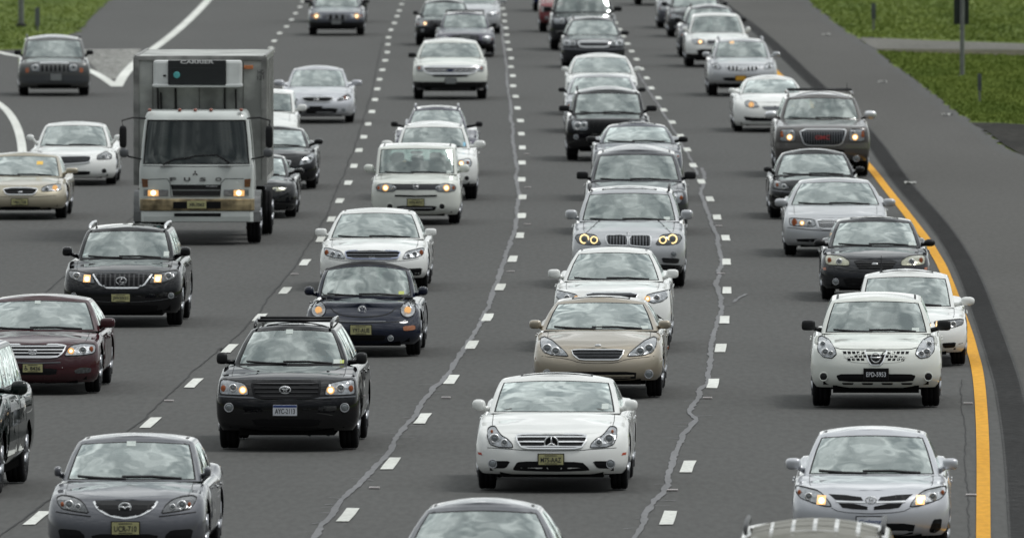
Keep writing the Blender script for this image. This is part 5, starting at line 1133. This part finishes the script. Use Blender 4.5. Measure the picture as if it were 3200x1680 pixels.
# --- left carriage lanes
kia, _ = C_('sedan', 'white sedan with orange lamp corners behind the dark blue convertible', 'F', 1288, 690, 'sedan', 'white', ws=(320,980,1612,153,1055,1543), rf=110, hd=424, bb=610, Wd=1.81, mir=(860,260,950,312), mn=.55, ditch=True, rc=.5,
 feats=[('hl',[(935,408),(960,406),(1060,428),(1088,476),(1040,472),(985,465),(945,450)],[(955,432,17,'am'),(1000,442,18,'pj'),(1045,452,14,'pj')]),
  ('gr',[(1085,430),(1278,424),(1478,432),(1452,478),(1105,478)],3,'h',.014,DCH,mat('bluish_chrome',(.35,.38,.5),.25,.9)), ('tx','KIA',1256,455,1300,470,CHR), ('p','bumper_intake',[(948,540),(1060,545),(1040,590),(960,592)],True,GUN,1), ('p','bumper_intake',[(1110,545),(1466,545),(1440,600),(1136,600)],False,GUN,1), ('ln','bumper_seam',[(940,470),(1090,492),(1288,496)],True,.006,SEAL)])
bug, _ = C_('convertible', 'dark blue round convertible with black cloth roof and round headlamps', 'F', 1212, 1150, 'bug', 'navy', ws=(728,893,1540,528,945,1500), rf=486, hd=800, bb=1080, Wd=1.725, mir=(775,672,865,735), mn=.75, soft=True, arc=.085, wbow=.26, fend=(.60,.60,.035,.15,.5), drop=.10, crs=0, rc=.5, stk=[(.72,.01,.08,.05,YT)],
 feats=[('hl',[(898+52*math.cos(t*math.pi/8), 840+52*math.sin(t*math.pi/8)) for t in range(16)],[(898,840,24,'lit')]), ('ln','hood_edge',[(893,735),(945,778),(995,845),(1050,873),(1130,883),(1212,887)],True,.014,SEAL), ('em','vw',1206,840,28,CHR), ('ln','bumper_highlight',[(1050,918),(1212,920)],True,.012,DCH), ('ln','bumper_seam',[(860,912),(1050,924),(1212,926)],True,.008,SEAL),
  ('p','turn_signal',[(1495,950),(1578,945),(1580,976),(1500,982)],True,mat('amber_dull',(.35,.12,.04),.3,0,1.0),1), ('p','bumper_intake',[(1040,1010),(1384,1010),(1360,1050),(1064,1050)],False,GUN,1), ('fog',1410,1033,17), ('pl',1128,941,1276,1008,'Y97-AUE','y')])
cub, _ = C_('boxy_car', 'boxy white hatchback with a dark band between its lit headlamps', 'B', 968, 1352, 'boxy', 'pearl', ws=(1045,738,1195,903,755,1185), rf=864, hd=1100, bb=1300, Wd=1.70, mir=(648,992,710,1042), mn=.8, ditch=True, wbow=.10, rc=.34, hp=.7, arc=.012, stk=[(.8,.0,.08,.05,WT)],
 feats=[('p','grille_band',[(770,1114),(1166,1114),(1180,1135),(1140,1150),(796,1150),(756,1135)],False,mat('band_dark',(.03,.03,.033),.3),1), ('hl',[(728,1135),(745,1118),(800,1112),(845,1125),(858,1140),(835,1158),(770,1162),(735,1155)],[(785,1138,20,'lit'),(742,1138,10,'am'),(835,1138,9,'pj')]), ('em','bar',967,1128,16),
  ('ln','bumper_slot',[(842,1184),(967,1187)],True,.03,GUN), ('p','bumper_intake',[(850,1245),(1095,1245),(1080,1276),(865,1276)],False,GUN,1), ('ln','intake_bar',[(870,1258),(967,1258)],True,.016,SILVP), ('fog',1125,1250,17,'d'), ('pl',917,1204,1017,1246,'VDJ-87C','y')])
out_, _ = C_('suv', 'white crossover with roof rails peeking from behind the boxy white hatchback', 'B', 1070, 1205, 'suv', 'white', ws=(888,868,1275,772,905,1240), rf=728, hd=960, bb=1130, Wd=1.80, mir=(1305,850,1385,895), mn=.75, rail='s', clad=.12,
 feats=[('hl',[(838,985),(850,962),(920,972),(925,1000),(880,1018),(845,1010)],[(900,990,16,'lit'),(860,985,9,'am')]), ('gr',[(960,975),(1180,975),(1165,1010),(975,1010)],3,'h',.012,DCH,CHR), ('fog',1273,1080,14,'d')], stk=[(.88,.02,.05,.07,mat('sticker_blue',(.2,.45,.6),.5))])
obk, _ = C_('wagon', 'dark station wagon with a glass roof panel behind the white crossover', 'B', 1090, 1055, 'suv', 'plum', ws=(770,945,1285,668,965,1230), rf=647, hd=860, Wd=1.80, mir=(1325,735,1368,768), mm='b', sun=True, rail='p', wt=1.9, rw=.34)
edg, _ = C_('suv', 'white off-road car with a broad chrome grille and black lower bumper', 'B', 1172, 600, 'suv', 'pearl', ws=(345,992,1370,262,1028,1330), rf=230, hd=398, bb=535, Wd=1.93, mir=(918,320,968,350), mm='b', mn=.5, clad=.28, ant=0,
 feats=[('gr',[(1010,405),(1335,405),(1330,435),(1280,450),(1060,450),(1018,435)],3,'h',.03,CHR,CHR), ('hl',[(968,402),(1008,402),(1012,432),(975,438)],[(985,415,10,'am')]), ('em','oval',1170,430,22,mat('badge_oval',(.03,.04,.09),.3)), ('p','bumper_slot',[(1060,455),(1285,455),(1270,468),(1075,468)],False,GUN,1), ('p','lower_bumper',[(960,505),(1384,505),(1370,545),(975,545)],False,BLK,0), ('pl',1142,476,1208,508,None,'g')])
frs, _ = C_('wagon', 'dark violet estate car carrying a loaded roof rack behind the white off-road car', 'B', 1262, 345, 'suv', 'plum', ws=(166,1125,1398,92,1145,1375), rf=88, hd=215, Wd=1.76, mir=(1410,140,1455,165), mm='b', rail='b', cross=True, clad=.3)
c23, _ = C_('suv', 'dark car with one dazzling headlamp to the left of the violet estate car', 'B', 1139, 275, 'suv', 'darkgray', ws=(95,1000,1275,20,1030,1250), rf=-12, hd=125, Wd=1.82, mir=(948,68,985,92), mm='b', lit=True, clad=.25)
c24, _ = C_('sedan', 'light coloured sedan at the top edge beyond the violet estate car', 'B', 1310, 205, 'sedan', 'silver', Wd=1.78)
vol, _ = C_('wagon', 'dark blue-grey estate car with both headlamps lit at the top left', 'B', 487, 215, 'suv', 'bluegray', ws=(40,350,622,-40,385,590), rf=-65, hd=82, bb=172, Wd=1.80, mir=(640,0,685,22), mm='b', clad=.45, rw=.34, wt=1.9,
 feats=[('hl',[(325,92),(400,88),(402,115),(335,118)],[(366,101,15,'lit'),(340,100,8,'am')]), ('gr',[(415,92),(560,92),(550,128),(425,128)],4,'v',.02,DCH,DCH), ('pl',458,120,515,148,None,'g')])
c05, _ = C_('suv', 'dark car with a lit lamp right behind the blue-grey estate car at the top', 'B', 495, 135, 'suv', 'darkgray', Wd=1.95, lit=True)
alt, _ = C_('sedan', 'silver sedan with a black grille and black front plate beyond the lorry', 'B', 372, 742, 'sedan', 'bsilver', ws=(520,205,548,425,240,520), rf=396, hd=585, bb=702, Wd=1.80, mir=(575,485,640,520), mn=.7, ditch=True,
 feats=[('hl',[(254,605),(184,570),(169,590),(184,606),(250,613)],[(205,592,11,'am'),(230,600,10,'pj')],'d'), ('gr',[(268,594),(476,594),(445,620),(300,620)],2,'h',.012,GUN,CHR), ('em','bar',366,605,15), ('p','bumper_intake',[(245,655),(499,655),(480,690),(264,690)],False,GUN,1), ('fog',530,668,12), ('pl',326,646,400,673,None,'k')])
van, _ = C_('suv', 'small white upright car half hidden behind the lorry', 'B', 14, 960, 'suv', 'white', ws=(672,-190,218,566,-178,206), rf=547, hd=770, Wd=1.76, mm='')
acc, _ = C_('sedan', 'black sedan with a black mirror, higher of the two right behind the lorry', 'B', 108, 1140, 'sedan', 'black', ws=(882,-90,306,788,-50,266), rf=757, hd=940, bb=1095, Wd=1.80, mir=(330,840,402,875), rc=.5,
 feats=[('hl',[(350,925),(352,960),(330,990),(262,1003),(270,975),(310,945)],[(300,978,13,'pj'),(330,960,12,'pj')]), ('gr',[(0,975),(216,975),(200,1010),(16,1010)],3,'h',.014,DCH,CHR), ('p','bumper_intake',[(0,1050),(216,1050),(205,1085),(12,1085)],False,GUN,1)])
civ, _ = C_('sedan', 'black sedan lowest in the picture of the two right behind the lorry', 'B', -22, 1312, 'sedan', 'black', ws=(1055,-225,182,955,-190,150), rf=926, hd=1115, bb=1275, Wd=1.74, mir=(222,1020,285,1050), rc=.5,
 feats=[('hl',[(100,1140),(120,1133),(182,1138),(180,1155),(120,1162)],[(120,1148,8,'pj')],'y'), ('ln','bumper_seam',[(100,1175),(-22,1180)],True,.008,DCH), ('gr',[(-110,1140),(66,1140),(55,1165),(-100,1165)],2,'h',.01,DCH,DCH)])
rx, _ = C_('suv', 'dark grey-black crossover with an L-shaped badge, silver roof rails and lit inner lamps', 'E', 878, 940, 'suv', 'black', ws=(462,572,1208,280,625,1160), rf=232, hd=582, bb=858, Wd=1.86, mir=(425,390,515,455), mn=.6, rail='c', rc=.52, stk=[(.84,.02,.08,.07,WT)],
 feats=[('hl',[(497,563),(560,568),(640,586),(682,622),(688,648),(640,648),(570,638),(508,610)],[(630,618,26,'sq'),(555,600,26,'pj')],'d'), ('gr',[(680,590),(1076,590),(1010,674),(746,674)],12,'v',.0,mat('grille_fin',(.05,.05,.052),.35,.5),CHR), ('ln','grille_trim',[(672,588),(738,678),(878,680)],True,.024,CHR), ('ln','grille_trim',[(680,586),(878,584)],True,.01,DCH), ('em','ell',872,630,36),
  ('fog',536,735,17), ('p','bumper_intake',[(620,800),(1136,800),(1110,850),(646,850)],False,GUN,1), ('ln','bumper_seam',[(500,745),(640,770),(878,782)],True,.008,DCH), ('pl',804,722,934,777,'JW3521','y')])
ava, _ = C_('sedan', 'maroon sedan at the left edge with a wide chrome grille and one lit headlamp', 'I', 245, 378, 'sedan', 'maroon', ws=(-47,-135,628,-232,-45,555), rf=-287, hd=68, bb=315, Wd=1.84, mir=(655,-118,757,-52), mn=.55, rc=.5, stk=[(-.1,.33,.08,.04,WT)],
 feats=[('hl',[(455,138),(475,95),(500,72),(565,60),(648,66),(656,108),(640,126),(560,135)],[(498,105,22,'lit'),(575,100,24,'pj'),(630,95,17,'am')]), ('gr',[(25,74),(465,74),(440,125),(400,150),(90,150),(50,125)],4,'h',.016,CHR,CHR), ('em','oval3',243,112,26),
  ('ln','bumper_trim',[(60,180),(245,185)],True,.012,DCH), ('p','bumper_intake',[(80,220),(410,220),(400,262),(90,262)],False,GUN,1), ('p','fog_lamp',[(520,235),(560,215),(630,218),(625,250),(530,255)],True,HSD,1), ('pl',178,190,312,246,'8436','y')])
grn, _ = C_('suv', 'dark green people carrier cut off by the left edge, its side and mirror showing', 'I', -501, 1062, 'suv', 'green', Wd=1.90, zt=1.85, mir=(40,300,155,398), mn=.75, yaw=-2.2, chh=True, wbs=2.9, L=4.9)
jep, _ = C_('suv', 'boxy grey off-road car with seven slots in its grille on the merging ramp', 'A', 326, 578, 'suv', 'jeep', fpro='v', bow=.07, arc=.02, ws=(345,145,500,247,162,478), rf=208, hd=385, bb=530, Wd=1.87, mir=(510,305,565,335), mm='b', mn=.45, rail='b', yaw=2, hp=.5, wbow=.1, rc=.24,
 feats=[('hl',[(185,390),(235,388),(238,435),(188,435)],[(210,411,18,'pj')]), ('p','turn_signal',[(152,415),(172,412),(174,440),(154,442)],True,AMB,1)]+[('p','grille_slot',[(247+i*26,392),(262+i*26,392),(262+i*26,435),(247+i*26,435)],False,GUN,1) for i in range(7)]
 +[('ln','grille_trim',[(240,385),(326,383)],True,.02,CHR), ('p','bumper',[(115,458),(537,458),(535,505),(118,505)],False,mat('bumper_grey',(.055,.06,.065),.4,.2,.5),1), ('pl',302,448,370,490,None,'g'), ('p','bumper_intake',[(220,512),(432,512),(420,530),(232,530)],False,GUN,1)])
mxw, _ = C_('sedan', 'white sedan following the tan sedan in the leftmost lane', 'A', 442, 1115, 'sedan', 'white', ws=(880,228,642,762,268,602), rf=734, hd=945, bb=1078, Wd=1.84, mir=(665,815,730,850), mn=.8, rc=.55,
 feats=[('hl',[(590,968),(592,945),(640,922),(678,940),(678,965)],[(630,950,11,'pj')],'d'), ('gr',[(330,955),(555,950),(550,985),(345,1000)],5,'h',.012,DCH,CHR), ('p','bumper_intake',[(330,1038),(552,1035),(548,1058),(340,1060)],False,GUN,1), ('fog',635,1036,15,'d')])
mal, _ = C_('sedan', 'tan sedan at the left edge with a glowing reflection and chrome-lined grille', 'A', 133, 1320, 'sedan', 'gold', ws=(1060,-90,356,947,-58,325), rf=917, hd=1135, bb=1262, Wd=1.77, mir=(390,1015,465,1050), mn=.6, rc=.5, stk=[(.36,.2,.12,.06,mat('reflection_amber',(.8,.5,.08),.5,emit=None))],  # amber patch paints a bright reflection onto the windscreen
 feats=[('hl',[(258,1160),(262,1138),(300,1124),(370,1118),(376,1152),(350,1158)],[(340,1138,16,'lit'),(290,1145,14,'pj')]), ('gr',[(28,1150),(80,1143),(186,1143),(238,1150),(222,1170),(205,1180),(60,1180),(42,1170)],2,'h',.014,GUN,CHR), ('em','oval',133,1163,14), ('p','bumper_intake',[(10,1250),(255,1250),(250,1272),(16,1272)],False,GUN,1), ('pl',80,1202,178,1240,'VMA-76B','y'), ('ln','bumper_seam',[(-80,1185),(40,1192),(133,1194)],True,.008,SEAL)])
# --- right-hand lane
mxd, _ = C_('sedan', 'charcoal sedan with milky aged headlamps and a sunroof in the right-hand lane', 'H', 838, 845, 'sedan', 'darkgray', ws=(515,575,1100,376,625,1045), rf=340, hd=605, bb=780, Wd=1.79, mir=(1130,480,1205,525), mn=.85, mm='b', sun=True, rc=.5, stk=[(.78,.0,.09,.05,WT)],
 feats=[('hl',[(538,590),(555,582),(640,590),(682,615),(682,644),(545,640)],[(562,610,15,'am'),(620,618,18,'pj')],'y'), ('gr',[(710,618),(740,612),(936,612),(968,620),(935,660),(740,660)],4,'h',.0,mat('slat_dk',(.03,.03,.03),.4),GUN), ('em','oval',836,632,20), ('fog',600,738,16), ('p','bumper_intake',[(640,715),(1036,715),(1010,765),(666,765)],False,GUN,1), ('p','side_marker',[(524,655),(542,655),(544,670),(528,672)],True,AMB,0), ('ln','bumper_seam',[(560,650),(700,675),(838,680)],True,.008,SEAL)])
cad, _ = C_('sedan', 'light silver sedan with square lamps and crosshatched grille in the right-hand lane', 'H', 600, 578, 'sedan', 'silver', ws=(267,335,872,138,400,800), rf=109, hd=362, bb=520, Wd=1.86, mir=(888,235,965,285), mn=.7, rc=.3, drop=.03,
 feats=[('hl',[(320,362),(335,357),(474,366),(478,405),(350,404),(322,395)],[(396,384,15,'lit'),(350,380,20,'am'),(440,385,14,'pj')]), ('gr',[(482,370),(718,370),(705,422),(500,420)],5,'h',.014,CHR,CHR), ('p','bumper_intake',[(360,478),(840,478),(830,498),(370,498)],False,GUN,1), ('ln','bumper_seam',[(310,412),(480,428),(600,432)],True,.012,SEAL)])
c45, _ = C_('coupe', 'low black coupe between the large taupe off-road car and the silver sedan', 'H', 474, 352, 'coupe', 'black', ws=(88,245,700,-32,300,655), rf=-70, hd=130, bb=300, Wd=1.78, mir=(168,42,235,75), mn=.8, mm='b', rc=.55,
 feats=[('hl',[(222,140),(240,128),(300,150),(320,175),(280,185),(228,175)],[(245,155,10,'am'),(285,165,15,'pj')],'d'), ('gr',[(380,165),(568,165),(550,190),(398,190)],2,'h',.01,DCH,GUN), ('ln','bumper_highlight',[(215,188),(350,200),(474,204)],True,.02,DCH), ('p','bumper_intake',[(300,255),(650,255),(630,290),(320,290)],False,GUN,1)])
gmc, _ = C_('suv', 'large taupe off-road car with a big shield grille and chrome mirror caps', 'D', 515, 1065, 'truckish', 'gmc', fpro='v', rc=.27, bow=.08, drop=.03, ws=(716,280,742,597,315,700), rf=545, hd=783, bb=975, Wd=2.01, mir=(770,672,852,722), mm='c', mn=.75, rail='p', cross=True, hp=.5, ant=.8,
 feats=[('hl',[(262,788),(350,782),(355,855),(262,858)],[(318,832,19,'lit'),(330,805,12,'pj'),(272,822,12,'am'),(271,805,10,'am')]), ('gr',[(378,790),(652,790),(658,800),(636,865),(610,882),(428,882),(402,868)],18,'v',.018,DCH,CHR), ('tx','GMC',472,820,560,846,mat('badge_red',(.42,.06,.06),.4)), ('p','bumper',[(236,865),(390,868),(420,890),(610,890),(640,868),(792,865),(790,900),(240,900)],False,mat('bumper_gmc',(.14,.135,.13),.35,.4,1.0),0), ('fog',310,960,16), ('p','bumper_intake',[(380,905),(650,905),(640,950),(390,950)],False,GUN,1)])
tsx, _ = C_('sedan', 'white sedan with beak-like grille left of the large taupe off-road car', 'C', 1565, 795, 'sedan', 'white', ws=(560,1395,1745,484,1432,1700), rf=452, hd=625, bb=762, Wd=1.84, mir=(1310,535,1360,565), mn=.75, rc=.5,
 feats=[('hl',[(1400,625),(1420,612),(1470,622),(1490,650),(1450,655),(1408,645)],[(1440,635,16,'lit')]), ('p','grille',[(1500,645),(1630,645),(1610,668),(1520,668)],False,DCH,1), ('p','bumper_intake',[(1392,705),(1460,712),(1670,712),(1738,705),(1720,735),(1410,735)],False,GUN,1), ('em','oval',1585,643,10)])
rg2, _ = C_('suv', 'white crossover with an orange-yellow plate in the right-hand lane', 'C', 1387, 580, 'suv', 'silver', ws=(345,1220,1545,255,1245,1510), rf=230, hd=395, bb=520, Wd=1.82, mir=(1575,315,1622,348), mn=.7, clad=.1, rail='s', rw=.345,
 feats=[('hl',[(1200,392),(1240,388),(1262,412),(1250,422),(1205,415)],[(1225,405,9,'pj')]), ('gr',[(1285,405),(1368,408),(1375,430),(1310,430)],4,'v',.0,CHR,CHR), ('gr',[(1406,408),(1490,405),(1465,430),(1400,430)],4,'v',.0,CHR,CHR), ('em','bar',1387,422,13), ('p','bumper_intake',[(1265,470),(1509,470),(1495,492),(1280,492)],False,GUN,1), ('pl',1346,461,1406,489,None,'o')], stk=[(-.42,.34,.10,.06,LIT0)])  # the glowing patch on the windscreen is a painted reflection
bmx, _ = C_('suv', 'white off-road car with black lower body and one lamp lit near the top right', 'C', 1237, 405, 'suv', 'white', ws=(197,1078,1398,100,1110,1365), rf=84, hd=245, bb=360, Wd=1.85, mir=(1400,165,1442,195), mn=.8, clad=.34,
 feats=[('hl',[(1075,245),(1120,238),(1160,250),(1165,268),(1100,270)],[(1133,256,13,'lit')]), ('gr',[(1172,250),(1230,250),(1228,272),(1175,272)],4,'v',.01,DCH,CHR), ('gr',[(1244,250),(1302,250),(1299,272),(1246,272)],4,'v',.01,DCH,CHR), ('p','bumper_intake',[(1110,300),(1364,300),(1350,345),(1124,345)],False,GUN,1)])
c50, _ = C_('suv', 'dark grey off-road car directly behind the white one with black lower body', 'C', 1199, 345, 'suv', 'graphite', ws=(140,1050,1345,55,1080,1310), rf=25, hd=190, Wd=1.92, mir=(980,108,1030,135), mm='b', rail='b', rt=3.9)
c51, _ = C_('sedan', 'dark sedan with orange lamp corners behind the dark grey off-road car', 'C', 1107, 225, 'sedan', 'darkgray', Wd=1.78)
c52, _ = C_('sedan', 'grey-blue sedan highest of the right-hand queue', 'C', 1040, 172, 'sedan', 'bluegray', Wd=1.80, lit=False)
cvc, _ = C_('sedan', 'white sedan with a sunroof and short aerial between the charcoal sedan and the white crossover', 'H', 1030, 1236, 'sedan', 'white', ws=(880,770,1308,710,800,1270), rf=655, hd=985, bb=1165, Wd=1.76, mir=(1358,828,1442,880), mn=.75, sun=True, rc=.5, ant=-.6,
 feats=[('hl',[(1192,985),(1215,980),(1370,970),(1366,1000),(1300,1018),(1205,1008)],[(1218,997,16,'sq'),(1310,995,16,'pj')],'d'), ('p','bumper_intake',[(1240,1108),(1325,1104),(1318,1135),(1250,1138)],True,GUN,1), ('p','grille',[(880,985),(1180,985),(1160,1012),(900,1012)],False,GUN,1), ('ln','bumper_seam',[(1366,1110),(1340,1115)],True,.006,SEAL)])
# --- partly out of frame at the bottom
c25, _ = C_('sedan', 'silver-grey sedan at the bottom edge, only its roof and windscreen showing', 'K', 222, 2145, 'sedan', 'graysilver', ws=(1500,-330,775,1158,-165,608), rf=1050, Wd=1.80, wip=True, ditch=True)
c39, _ = C_('suv', 'beige car with a black-railed ribbed roof at the bottom edge', 'L', 560, 2700, 'suv', 'khaki', Wd=1.86, zt=1.76, rail='b', extra=[beige_ribs])
m_ = .429/(KK*(1100+.429*2520+YH))
driver_in(hil, -2.35, 1.78, 1.08, 'driver of the black off-road car wearing a white cap', mat('shirt_light', (.35,.36,.38), .9), mat('cap_white', (.75,.76,.76), .8))
